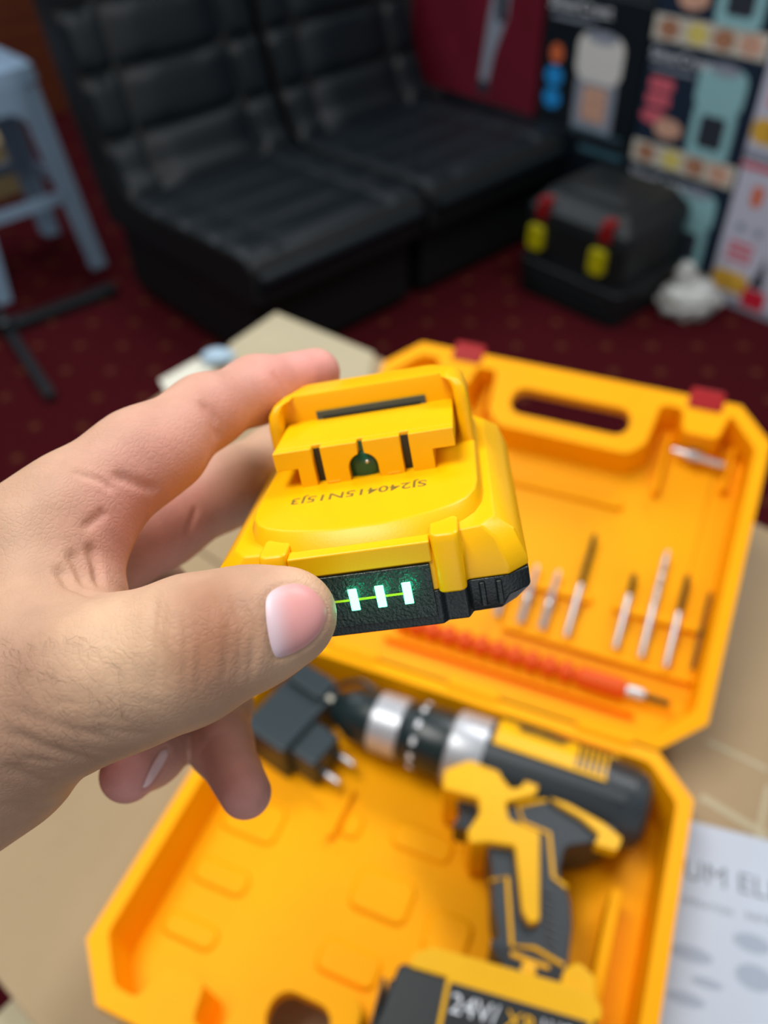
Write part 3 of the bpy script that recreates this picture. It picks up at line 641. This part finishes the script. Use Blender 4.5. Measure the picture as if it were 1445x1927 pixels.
# D-shaped raised deck
DK_T = [(5, 5.4), (11, 6.6), (16.5, 8.3), (20.8, 10.6), (23.7, 13.4), (25.5, 17.5), (26.2, 23), (26.2, 72)]
DK_B = [(5, 1.4), (12, 2.4), (18, 4.8), (22.2, 7.9), (25.2, 11.8), (26.9, 17), (27.4, 23), (27.4, 72)]
DK_M = [((a[0] + b[0]) / 2 + .15, (a[1] + b[1]) / 2 - .3) for a, b in zip(DK_T, DK_B)]
bpart(MB().loft([lv(sym(DK_B), 3.4), lv(sym(DK_M), 6.2), lv(sym(DK_T), 8)]), 'deck', YEL, .5, 3, None, 25)
# terminal block: front comb and rear slab
def tooth(x0, x1, flange=0, key=0):
    if flange < 0: return [(x0, 12.9), (-16.7, 12.9), (-16.7, 7.8), (x1, 7.8), (x1, 17.6), (x0, 17.6)]
    if flange > 0: return [(x0, 7.8), (16.7, 7.8), (16.7, 12.9), (x1, 12.9), (x1, 17.6), (x0, 17.6)]
    c = -.6; arc = [(c + key * 3.6 * math.cos(a), 10.9 + 3.6 * math.sin(a)) for a in np.linspace(0, math.radians(78), 7)]
    if key < 0: return [(x0, 7.8), (c - 3.6, 7.8)] + arc + [(c - .65, 17.6), (x0, 17.6)]
    return [(x1, 7.8), (c + 3.6, 7.8)] + arc + [(c + .65, 17.6), (x1, 17.6)]
cmb = MB()
for t in (tooth(-22.2, -12.6, -1), tooth(-10.4, 0, 0, -1), tooth(0, 9.2, 0, 1), tooth(11.3, 22.2, 1)): cmb.prism(t, -36.4, -33.3, 'y')
bpart(cmb, 'terminal_comb', YEL, .25, 2)
bpart(MB().prism([(-22.2, 12.9), (-16.7, 12.9), (-16.7, 7.8), (16.7, 7.8), (16.7, 12.9), (22.2, 12.9), (22.2, 17.6), (-22.2, 17.6)], -60, -36.3, 'y'), 'terminal_block', YEL, .35, 2)
TG = mat('terminal_dark_green', '0B5238', .3)
for x0, x1, zt in ((-12.8, -10.2, 16.6), (9.0, 11.5, 16.6)): bpart(MB().box(x0, x1, 36.0, 36.45, 7.9, zt), 'slot_shade_plate', BLK2)  # black plates behind the slots, painting in the shade of deep openings
kh = bpart(MB().prism([(-4.5, 7.9), (3.3, 7.9), (3.3, 14.6), (.2, 16.8), (-1.4, 16.8), (-4.5, 14.6)], -36.45, -36.0, 'y'), 'keyhole_back', TG)
bpart(MB().lathe([(0, 3.4), (.5, 3.4), (.9, 2.8)], (-.6, 36.1, 10.7), (0, -1, 0), 24), 'keyhole_cup', TG, 0, 3, kh)
bpart(MB().lathe([(0, .5), (.6, .5), (.8, .25)], (.2, 35.6, 11.6), (0, -1, 0), 12), 'terminal_pin', STEEL, 0, 3, kh)
for x in (-8.5, 6.5): bpart(MB().box(x - 1.6, x + 1.6, 33.15, 33.6, 8.2, 8.6), 'moulding_tick', YEL, .1, 2)
# latch wall
def wring(hw, f, b, rec, iw):
    return ccw(round_poly([(-hw, f), (-hw, b - 5), (-hw + 5, b), (hw - 5, b), (hw, b - 5), (hw, f), (iw, f + .6), (iw, rec), (-iw, rec), (-iw, f + .6)], 1.4, 3))
bpart(MB().loft([lv(wring(26.5, 49.5, 71.5, 57.6, 22.9), 7.6), lv(wring(26.3, 50.5, 71.2, 57.6, 22.9), 19), lv(wring(25.8, 51.2, 71, 57.7, 22.6), 22), lv(wring(24.4, 52.4, 70.2, 57.9, 21.6), 23.8), lv(wring(22.4, 53.6, 69, 58.3, 20.0), 24.6)]), 'latch_wall', YEL, .3, 2, None, 50)
lt = bpart(MB().box(-14.2, 15.2, 57.0, 57.75, 17.65, 19.7), 'latch_slot', mat('slate_latch', '3C4B52', .4))
bpart(MB().box(-12.6, 13.8, 56.6, 57.2, 17.6, 18.25), 'latch_gap', BLK2, 0, 3, lt)
# charge panel
pan = bpart(MB().box(-14.5, 14.5, -1.1, .4, -12.6, .05), 'charge_panel', mat('charge_panel_black', '0A1E19', .30, bump=1.0, bscale=1500, spec=.6), .25, 2)
LEDM = mat('green_led', 'C8FFE8', .3, emit='50FFB0', estr=9)
YLN = mat('yellow_print_line', 'C8C400', .5)
for x in (-2.7, 3.1, 8.9):
    bpart(MB().box(x - .95, x + .95, -1.25, -.9, -8.6, -3.4), 'charge_led', LEDM, .1, 2, pan)
for x in (-2.7, 3.1, 8.9):
    gl = bpy.data.lights.new('charge_glow', 'POINT'); gl.energy = .0011; gl.color = (.02, 1, .45); gl.shadow_soft_size = .0008
    go = bpy.data.objects.new('charge_glow', gl); COL.objects.link(go); go.parent = bat; go.location = BM_ @ Vector((x, -4.2, -6))
for x0, x1 in ((-9.2, -3.8), (-1.7, 2.1), (4.1, 7.9)): bpart(MB().box(x0, x1, -1.16, -1.05, -6.25, -5.75), 'printed_line', YLN, 0, 3, pan)
rr_o, rr_i = rrect(-13.3, -9.2, -10.6, -1.6, 1.0), rrect(-12.8, -9.7, -10.1, -2.1, .7)
fv = [(x, -1.16, z) for x, z in rr_o] + [(x, -1.16, z) for x, z in rr_i]; nn = len(rr_o)
bpart(MB().add(fv, [(i, (i + 1) % nn, nn + (i + 1) % nn, nn + i) for i in range(nn)]), 'printed_button_outline', YLN, 0, 3, pan)
bpart(MB().box(-12.6, -9.9, -1.3, -.9, -9.9, -2.3), 'button', BLK, .2, 2, pan)
tx = text('date_code', 'SJ240415N15J3', 5.2, mat('date_code_grey', '6E6012', .6), bat, Matrix.Identity(4), .01, bold=.012)
tx.data.transform(BM_ @ Matrix.Translation((-1.8, 24.9, 8.02)) @ Matrix.Rotation(math.pi, 4, 'Z') @ Matrix.Diagonal((1.02, 1.0, 1, 1)))

# ------------------------------------------------------------------ the hand: one continuous surface from a distance field
def C3(px, py, d): return np.array([(px - CX) / FPX * d, -(py - CY) / FPX * d, d])
def caps(p, a, b, ra, rb):
    ab = b - a; t = np.clip(((p - a) @ ab) / (ab @ ab), 0, 1)
    return np.linalg.norm(p - a - t[:, None] * ab, axis=1) - (ra + (rb - ra) * t)
def smin(a, b, k):
    h = np.clip(.5 + .5 * (b - a) / k, 0, 1); return b + (a - b) * h - k * h * (1 - h)
def chain(p, nodes, k=.004):
    d = None
    for (a, ra), (b, rb) in zip(nodes[:-1], nodes[1:]):
        s = caps(p, a, b, ra, rb); d = s if d is None else smin(d, s, k)
    return d
mm = .001
def N_(px, py, d, r): return (C3(px, py, d), r * mm)
THUMB = [N_(-120, 1420, .180, 21), N_(70, 1310, .167, 16.0), N_(215, 1262, .163, 13.6), N_(370, 1212, .160, 12.6), N_(480, 1178, .160, 10.6), N_(548, 1158, .161, 8.9)]
THUMBB = [N_(150, 1300, .168, 14), N_(330, 1255, .164, 11)]
INDEX = [N_(80, 1015, .190, 13.6), N_(160, 945, .192, 12.2), N_(262, 858, .197, 10.4), N_(385, 776, .209, 8.8), N_(482, 734, .226, 8.5), N_(594, 702, .243, 7.2)]
INDEXB = [N_(235, 890, .195, 9.6), N_(318, 848, .199, 8.8)]
MIDDLE = [N_(150, 1060, .218, 15.0), N_(300, 985, .236, 12.2), N_(425, 918, .246, 11.2), N_(520, 862, .270, 10), N_(600, 850, .292, 8.5)]
RING = [N_(140, 1095, .240, 15), N_(280, 1125, .262, 12.5), N_(365, 1250, .258, 11), N_(410, 1330, .246, 9.4), N_(414, 1400, .230, 8.2), N_(462, 1492, .212, 6.6)]
PINKY = [N_(100, 1180, .250, 14), N_(290, 1290, .256, 10), N_(345, 1372, .236, 8.4), N_(285, 1420, .222, 7.6), N_(240, 1458, .210, 7.0)]
PALM = [[N_(30, 1070, .194, 14.0), N_(-200, 1450, .205, 20)], [N_(110, 1080, .218, 15.0), N_(-200, 1440, .215, 20)], [N_(90, 1150, .240, 15), N_(-190, 1440, .225, 19)], [N_(60, 1240, .248, 14), N_(-190, 1460, .225, 19)],
        [N_(-190, 1450, .212, 22), N_(-420, 1680, .225, 24)], [N_(-190, 1420, .195, 20), N_(-420, 1700, .210, 24)], [N_(-20, 1400, .178, 19), N_(-260, 1560, .195, 20)]]
WEB = [[N_(75, 1040, .187, 12), N_(70, 1180, .176, 13)], [N_(120, 1000, .190, 10), N_(170, 1120, .185, 7)]]
def hand_sdf(p):
    palm = None
    for a in PALM:
        s = caps(p, a[0][0], a[1][0], a[0][1], a[1][1]); palm = s if palm is None else smin(palm, s, .010)
    for a in WEB: palm = smin(palm, caps(p, a[0][0], a[1][0], a[0][1], a[1][1]), .010)
    th = smin(chain(p, THUMB, .006), chain(p, THUMBB), .008)
    # flatten the thumb pad against the panel
    ix = smin(chain(p, INDEX, .005), chain(p, INDEXB), .006)
    g = smin(palm, th, .012)
    d = g
    for f, k in ((ix, .010), (chain(p, MIDDLE, .005), .008), (chain(p, RING, .005), .008), (chain(p, PINKY, .005), .008)):
        gi = smin(palm, f, k); d = smin(d, gi, .0012)
    return d
def sdf_chunk(p, n=400000): return np.concatenate([hand_sdf(p[i:i + n]) for i in range(0, len(p), n)])
def grad(p, e=.0004):
    g = 0
    for k in ((1, -1, -1), (-1, -1, 1), (-1, 1, -1), (1, 1, 1)): k = np.array(k, float); g = g + k * hand_sdf(p + e * k)[:, None]
    return g / (np.linalg.norm(g, axis=1, keepdims=True) + 1e-12)
def surface_nets(lo, hi, h):
    n = [int(math.ceil((hi[i] - lo[i]) / h)) + 1 for i in range(3)]
    # coarse pass to skip empty space
    ax = [lo[i] + h * np.arange(n[i]) for i in range(3)]
    cs = 6; cax = [a[::cs] for a in ax]
    Gc = np.stack(np.meshgrid(*cax, indexing='ij'), -1).reshape(-1, 3); dc_ = sdf_chunk(Gc).reshape([len(a) for a in cax])
    full = np.repeat(np.repeat(np.repeat(dc_, cs, 0), cs, 1), cs, 2)[:n[0], :n[1], :n[2]].copy()
    near = np.abs(full) < h * cs * 2.6
    X, Y, Z = np.nonzero(near); pts = np.stack([ax[0][X], ax[1][Y], ax[2][Z]], 1); full[near] = sdf_chunk(pts)
    f = full; ins = f < 0
    c = [ins[a:n[0] - 1 + a, b:n[1] - 1 + b, d:n[2] - 1 + d] for a in (0, 1) for b in (0, 1) for d in (0, 1)]
    sm = sum(x.astype(np.int8) for x in c); act = (sm > 0) & (sm < 8)
    I = np.stack(np.nonzero(act), 1); idx = -np.ones(act.shape, np.int64); idx[act] = np.arange(len(I))
    acc = np.zeros((len(I), 3)); cnt = np.zeros(len(I))
    cor = [(a, b, d) for a in (0, 1) for b in (0, 1) for d in (0, 1)]
    for i, u in enumerate(cor):
        for v in cor[i + 1:]:
            if sum(abs(u[k] - v[k]) for k in range(3)) != 1: continue
            fa = f[I[:, 0] + u[0], I[:, 1] + u[1], I[:, 2] + u[2]]; fb = f[I[:, 0] + v[0], I[:, 1] + v[1], I[:, 2] + v[2]]
            m = (fa < 0) != (fb < 0); t = np.where(m, fa / np.where(m, fa - fb, 1), 0)
            acc += np.where(m[:, None], np.array(u) + t[:, None] * (np.array(v) - np.array(u)), 0); cnt += m
    V = np.array(lo) + h * (I + acc / cnt[:, None])
    Fs = []
    for k in range(3):
        o = [(k + 1) % 3, (k + 2) % 3]
        sl0 = [slice(None)] * 3; sl1 = [slice(None)] * 3; sl0[k] = slice(0, n[k] - 1); sl1[k] = slice(1, n[k])
        a = ins[tuple(sl0)]; b = ins[tuple(sl1)]; E = np.stack(np.nonzero(a != b), 1); sgn = a[tuple(E.T)]
        ok = (E[:, o[0]] > 0) & (E[:, o[1]] > 0) & (E[:, o[0]] < n[o[0]] - 1) & (E[:, o[1]] < n[o[1]] - 1); E = E[ok]; sgn = sgn[ok]
        def at(d0, d1):
            q = E.copy(); q[:, o[0]] -= d0; q[:, o[1]] -= d1; return idx[q[:, 0], q[:, 1], q[:, 2]]
        q = np.stack([at(1, 1), at(0, 1), at(0, 0), at(1, 0)], 1); q = np.where(sgn[:, None], q, q[:, ::-1]); Fs.append(q)
    Fq = np.concatenate(Fs); return V, Fq[(Fq >= 0).all(1)]
allp = np.array([n[0] for c in [THUMB, INDEX, MIDDLE, RING, PINKY] + PALM for n in c])
lo = allp.min(0) - .028; hi = allp.max(0) + .028
HV, HF = surface_nets(lo, hi, .0013)
me = bpy.data.meshes.new('t'); me.from_pydata(HV.tolist(), [], HF.tolist()); to = bpy.data.objects.new('t', me); COL.objects.link(to)
sd = to.modifiers.new('s', 'SUBSURF'); sd.levels = 1; sd.render_levels = 1
dg = bpy.context.evaluated_depsgraph_get(); hm = bpy.data.meshes.new_from_object(to.evaluated_get(dg)); bpy.data.objects.remove(to, do_unlink=True)
P = np.empty(len(hm.vertices) * 3); hm.vertices.foreach_get('co', P); P = P.reshape(-1, 3)
NRM = grad(P); P = P - hand_sdf(P)[:, None] * NRM; P = P - hand_sdf(P)[:, None] * NRM
def trace(px, py):
    px = np.atleast_1d(np.array(px, float)); py = np.atleast_1d(np.array(py, float))
    D = np.stack([(px - CX) / FPX, -(py - CY) / FPX, np.ones_like(px)], 1); L_ = np.linalg.norm(D, axis=1); t = np.full(len(px), .11)
    for _ in range(60):
        t = t + np.clip(hand_sdf(D * t[:, None]), -.01, .02) / L_
    return D * t[:, None]
def polydist(p, poly):
    d = np.full(len(p), 9.)
    for a, b in zip(poly[:-1], poly[1:]):
        ab = b - a; t = np.clip(((p - a) @ ab) / (ab @ ab + 1e-12), 0, 1); d = np.minimum(d, np.linalg.norm(p - a - t[:, None] * ab, axis=1))
    return d
def crease(pts, depth, width):
    pts = np.array(pts, float); t = np.linspace(0, len(pts) - 1, 24); xs = np.interp(t, range(len(pts)), pts[:, 0]); ys = np.interp(t, range(len(pts)), pts[:, 1])
    q = trace(xs, ys); m = np.linalg.norm(P - q.mean(0), axis=1) < .05
    pm = P[m]; dd = np.full(len(pm), 9.); uu = np.zeros(len(pm))
    for i in range(len(q) - 1):
        ab = q[i + 1] - q[i]; t_ = np.clip(((pm - q[i]) @ ab) / (ab @ ab + 1e-12), 0, 1); e_ = np.linalg.norm(pm - q[i] - t_[:, None] * ab, axis=1)
        b_ = e_ < dd; dd = np.where(b_, e_, dd); uu = np.where(b_, (i + t_) / (len(q) - 1), uu)
    disp[m] -= 1.7 * depth * mm * np.exp(-(dd / (width * mm)) ** 2) * np.clip(np.sin(np.pi * uu) * 1.6, 0, 1)
disp = np.zeros(len(P))
for c in ([(376, 752), (400, 790), (410, 832)], .42, 1.2), ([(396, 760), (416, 800), (414, 830)], .15, .9), ([(512, 698), (530, 725), (536, 748)], .22, 1.1), ([(530, 700), (548, 735)], .08, .9), \
        ([(205, 890), (255, 910), (300, 925)], .5, 1.3), ([(130, 885), (190, 905), (215, 925)], .3, .9), ([(150, 1000), (190, 970), (200, 960)], .4, 1.2), \
        ([(295, 1115), (282, 1200), (300, 1310)], .35, 1.1), ([(315, 1110), (300, 1200), (325, 1325)], .2, .9), ([(440, 1100), (478, 1190), (470, 1290)], .3, .9), ([(425, 1095), (455, 1180), (450, 1290)], .22, .8), \
        ([(400, 1098), (432, 1170), (425, 1280)], .18, .8), ([(360, 1110), (380, 1200), (372, 1310)], .15, .8), ([(340, 1110), (352, 1200), (345, 1310)], .15, .8), \
        ([(0, 1370), (90, 1410), (200, 1440)], .35, 1.3), ([(0, 1440), (70, 1470), (150, 1480)], .35, 1.4), ([(0, 1320), (100, 1365), (250, 1400)], .2, 1.2), ([(0, 1510), (60, 1520), (110, 1515)], .3, 1.3), \
        ([(105, 1060), (130, 1100), (190, 1125)], .6, 1.4), ([(130, 1030), (150, 1070), (165, 1110)], .6, 1.5), ([(165, 1020), (180, 1060), (188, 1110)], .6, 1.3), ([(372, 1425), (400, 1385), (430, 1375)], .12, 1.0), ([(350, 1010), (372, 950)], .3, 1.0):
    crease(*c)
rgc = np.random.default_rng(21)
for k in range(11):                                             # knuckle wrinkles across the thumb joint
    x = 318 + k * 14 + rgc.uniform(-4, 4); y0 = rgc.uniform(1115, 1170); y1 = rgc.uniform(1240, 1310); bow = (x - 385) * .12
    crease([(x, y0), (x + bow + rgc.uniform(-6, 6), (y0 + y1) / 2), (x + rgc.uniform(-5, 5), y1)], rgc.uniform(.05, .13), .75)
for k in range(26):                                             # slanting folds of the thumb base and wrist
    x = rgc.uniform(-10, 250); y = rgc.uniform(1345, 1560) - .3 * x; ln = rgc.uniform(50, 130)
    if y > 1590 - .75 * x - 40: continue
    crease([(x, y), (x + ln * .5, y + ln * .10 + rgc.uniform(-5, 5)), (x + ln, y + ln * .16)], rgc.uniform(.05, .14), .9)
# shallow skin relief
k3 = RNG.normal(size=(24, 3)) * 900; ph3 = RNG.uniform(0, 6.28, 24)
rel = np.zeros(len(P))
for i in range(24): rel += np.sin(P @ k3[i] + ph3[i])
disp += rel / 24 * .03 * mm
# seat the nails a little
NAILS = [([(499, 1130), (508, 1113), (527, 1102), (560, 1095), (588, 1106), (608, 1128), (619, 1152), (607, 1186), (590, 1207), (565, 1224), (540, 1235), (518, 1241), (508, 1210), (501, 1170)], (.86, .60, .62), 'thumbnail'),
         ([(268, 1484), (276, 1462), (288, 1436), (303, 1412), (316, 1408), (318, 1418), (306, 1440), (292, 1462), (279, 1480)], (.80, .58, .62), 'fingernail')]
nail_q = []
for poly, colr, nm in NAILS:
    a = np.array(poly, float); c0 = a.mean(0); n2 = 48; tt = np.linspace(0, len(a), n2, endpoint=False); i0 = tt.astype(int); fr = (tt - i0)[:, None]
    bnd = a[i0] * (1 - fr) + a[(i0 + 1) % len(a)] * fr
    for _ in range(2): bnd = .25 * np.roll(bnd, 1, 0) + .5 * bnd + .25 * np.roll(bnd, -1, 0)
    q = trace(bnd[:, 0], bnd[:, 1]); nail_q.append((bnd, c0, colr, nm))
    m = np.linalg.norm(P - q.mean(0), axis=1) < .03; dd = polydist(P[m], np.vstack([q, q[:1]])); disp[m] -= .35 * mm * np.exp(-(dd / (.7 * mm)) ** 2); disp[m] += .08 * mm * np.exp(-((dd - 1.6 * mm) / (1.1 * mm)) ** 2)
P2 = P + NRM * disp[:, None]
# skin tone
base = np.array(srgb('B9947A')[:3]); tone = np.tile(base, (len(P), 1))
def blend(q, rad, colr, a):
    global tone
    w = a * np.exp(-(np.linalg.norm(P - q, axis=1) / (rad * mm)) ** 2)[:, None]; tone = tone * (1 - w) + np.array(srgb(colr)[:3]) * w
def bpx(px, py, rad, colr, a): blend(trace(px, py)[0], rad, colr, a)
PK = 'E09890'
for x, y, r_, a in ((600, 690, 16, .9), (530, 715, 14, .7), (440, 770, 14, .55), (330, 880, 16, .5), (250, 990, 14, .7), (300, 1040, 16, .6), (340, 940, 16, .5), (240, 1460, 15, .98), (460, 1500, 14, .85), (400, 1400, 12, .5), (560, 1085, 7, .2)): bpx(x, y, r_, PK, a)
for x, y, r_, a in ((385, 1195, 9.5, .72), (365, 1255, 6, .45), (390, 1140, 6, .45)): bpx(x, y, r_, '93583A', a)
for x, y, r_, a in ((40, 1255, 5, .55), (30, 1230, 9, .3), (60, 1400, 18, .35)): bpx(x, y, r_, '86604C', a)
for x, y, r_, a in ((235, 1240, 12, .5), (575, 1090, 7, .6), (550, 1255, 7, .5), (180, 1180, 10, .3)): bpx(x, y, r_, 'DDB896', a)
Wp = CAM + P2[:, :1] * RT + P2[:, 1:2] * UP + P2[:, 2:] * FW
ORI = CAM + cam2w(C3(60, 1250, .2))
hm.vertices.foreach_set('co', (Wp - ORI).ravel()); hm.update()
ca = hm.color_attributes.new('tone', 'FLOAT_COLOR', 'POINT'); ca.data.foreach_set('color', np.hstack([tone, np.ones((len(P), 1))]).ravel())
hm.name = 'hand'; hand = bpy.data.objects.new('hand', hm); COL.objects.link(hand); hand.location = ORI
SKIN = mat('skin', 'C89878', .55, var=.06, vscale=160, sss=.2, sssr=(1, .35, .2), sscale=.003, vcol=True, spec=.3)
def skin_relief(m):
    nt = m.node_tree; N = nt.nodes; L = nt.links; b = N['Principled BSDF']; tc = N.new('ShaderNodeTexCoord')
    wz = N.new('ShaderNodeTexNoise'); wz.inputs['Scale'].default_value = 260; wz.inputs['Detail'].default_value = 2; L.new(tc.outputs['Object'], wz.inputs['Vector'])
    ad = N.new('ShaderNodeVectorMath'); ad.operation = 'MULTIPLY_ADD'; ad.inputs[1].default_value = (.0022,) * 3; L.new(wz.outputs['Color'], ad.inputs[0]); L.new(tc.outputs['Object'], ad.inputs[2])
    v1 = N.new('ShaderNodeTexVoronoi'); v1.feature = 'DISTANCE_TO_EDGE'; v1.inputs['Scale'].default_value = 760; L.new(ad.outputs[0], v1.inputs['Vector'])
    r1 = N.new('ShaderNodeMapRange'); r1.inputs['From Max'].default_value = .22; L.new(v1.outputs['Distance'], r1.inputs[0])
    n2 = N.new('ShaderNodeTexNoise'); n2.inputs['Scale'].default_value = 1900; L.new(tc.outputs['Object'], n2.inputs['Vector'])
    s_ = N.new('ShaderNodeMath'); s_.operation = 'MULTIPLY_ADD'; s_.inputs[1].default_value = .5; L.new(n2.outputs[0], s_.inputs[0]); L.new(r1.outputs[0], s_.inputs[2])
    bp_ = N.new('ShaderNodeBump'); bp_.inputs['Strength'].default_value = .38; bp_.inputs['Distance'].default_value = .00012; L.new(s_.outputs[0], bp_.inputs['Height']); L.new(bp_.outputs[0], b.inputs['Normal'])
skin_relief(SKIN)
hm.materials.clear(); hm.materials.append(SKIN); hm.polygons.foreach_set('use_smooth', [True] * len(hm.polygons))
tag(hand, 'left hand of a person gripping the yellow battery, thumb on its front panel', 'hand')
for bnd, c0, colr, nm in nail_q:
    K = 9; n2 = len(bnd); rad = np.linspace(0, 1, K)[1:]; pts = [c0[None]] + [c0 + (bnd - c0) * r_ for r_ in rad]
    pix = np.vstack(pts); q = trace(pix[:, 0], pix[:, 1]); g = grad(q)
    rr = np.concatenate([[0]] + [np.full(n2, r_) for r_ in rad]); q = q + g * ((.48 * (1 - rr ** 8) - .12 * rr ** 8) * mm)[:, None]
    fs_ = [(0, 1 + i, 1 + (i + 1) % n2) for i in range(n2)]
    for k in range(K - 2):
        for i in range(n2): a = 1 + k * n2; fs_.append((a + i, a + n2 + i, a + n2 + (i + 1) % n2, a + (i + 1) % n2))
    W_ = CAM + q[:, :1] * RT + q[:, 1:2] * UP + q[:, 2:] * FW - ORI
    o = MB().add(W_.tolist(), fs_).build(nm, mat('nail', 'D89A96', .42, spec=.4, sss=.15, sssr=(1, .4, .3), sscale=.002, vcol=True), hand)
    tn = np.tile(np.array(srgb('DE9C98')[:3]), (len(pix), 1))
    if nm != 'thumbnail': tn[:] = np.array(srgb('F2CACA')[:3])
    if nm == 'thumbnail': wl = np.exp(-((pix[:, 0] - 503 - .12 * (pix[:, 1] - 1120)) / 26) ** 2)[:, None]; tn = tn * (1 - wl) + np.array(srgb('D9BFC6')[:3]) * wl
    cc = o.data.color_attributes.new('tone', 'FLOAT_COLOR', 'POINT'); cc.data.foreach_set('color', np.hstack([tn, np.ones((len(pix), 1))]).ravel())
# fine dark hairs on the back of the thumb
hr = MB(); rg = np.random.default_rng(11)
hx = rg.uniform(0, 250, 95); hy = rg.uniform(1190, 1420, 95); keep = hy < 1440 - .2 * hx; hx, hy = hx[keep], hy[keep]
hq = trace(hx, hy); hg = grad(hq)
for k in range(len(hx)):
    ln = rg.uniform(.003, .006); th = math.radians(rg.normal(-35, 18)); td = np.array([math.cos(th), math.sin(th), 0]); td -= hg[k] * (td @ hg[k]); td /= np.linalg.norm(td); sd_ = np.cross(hg[k], td)
    pth = [hq[k] + td * ln * t + hg[k] * (.0006 * math.sin(t * 2.6) + .00005) + sd_ * ln * .25 * t * t * rg.choice([-1, 1]) for t in np.linspace(0, 1, 5)]
    hr.tube([tuple(CAM + cam2w(q_) - ORI) for q_ in pth], [.000022, .000022, .00002, .000015, .000008], 4)
ho = hr.build('hair', mat('dark_hair', '6B4F3C', .6), hand); ho['kind'] = 'stuff'
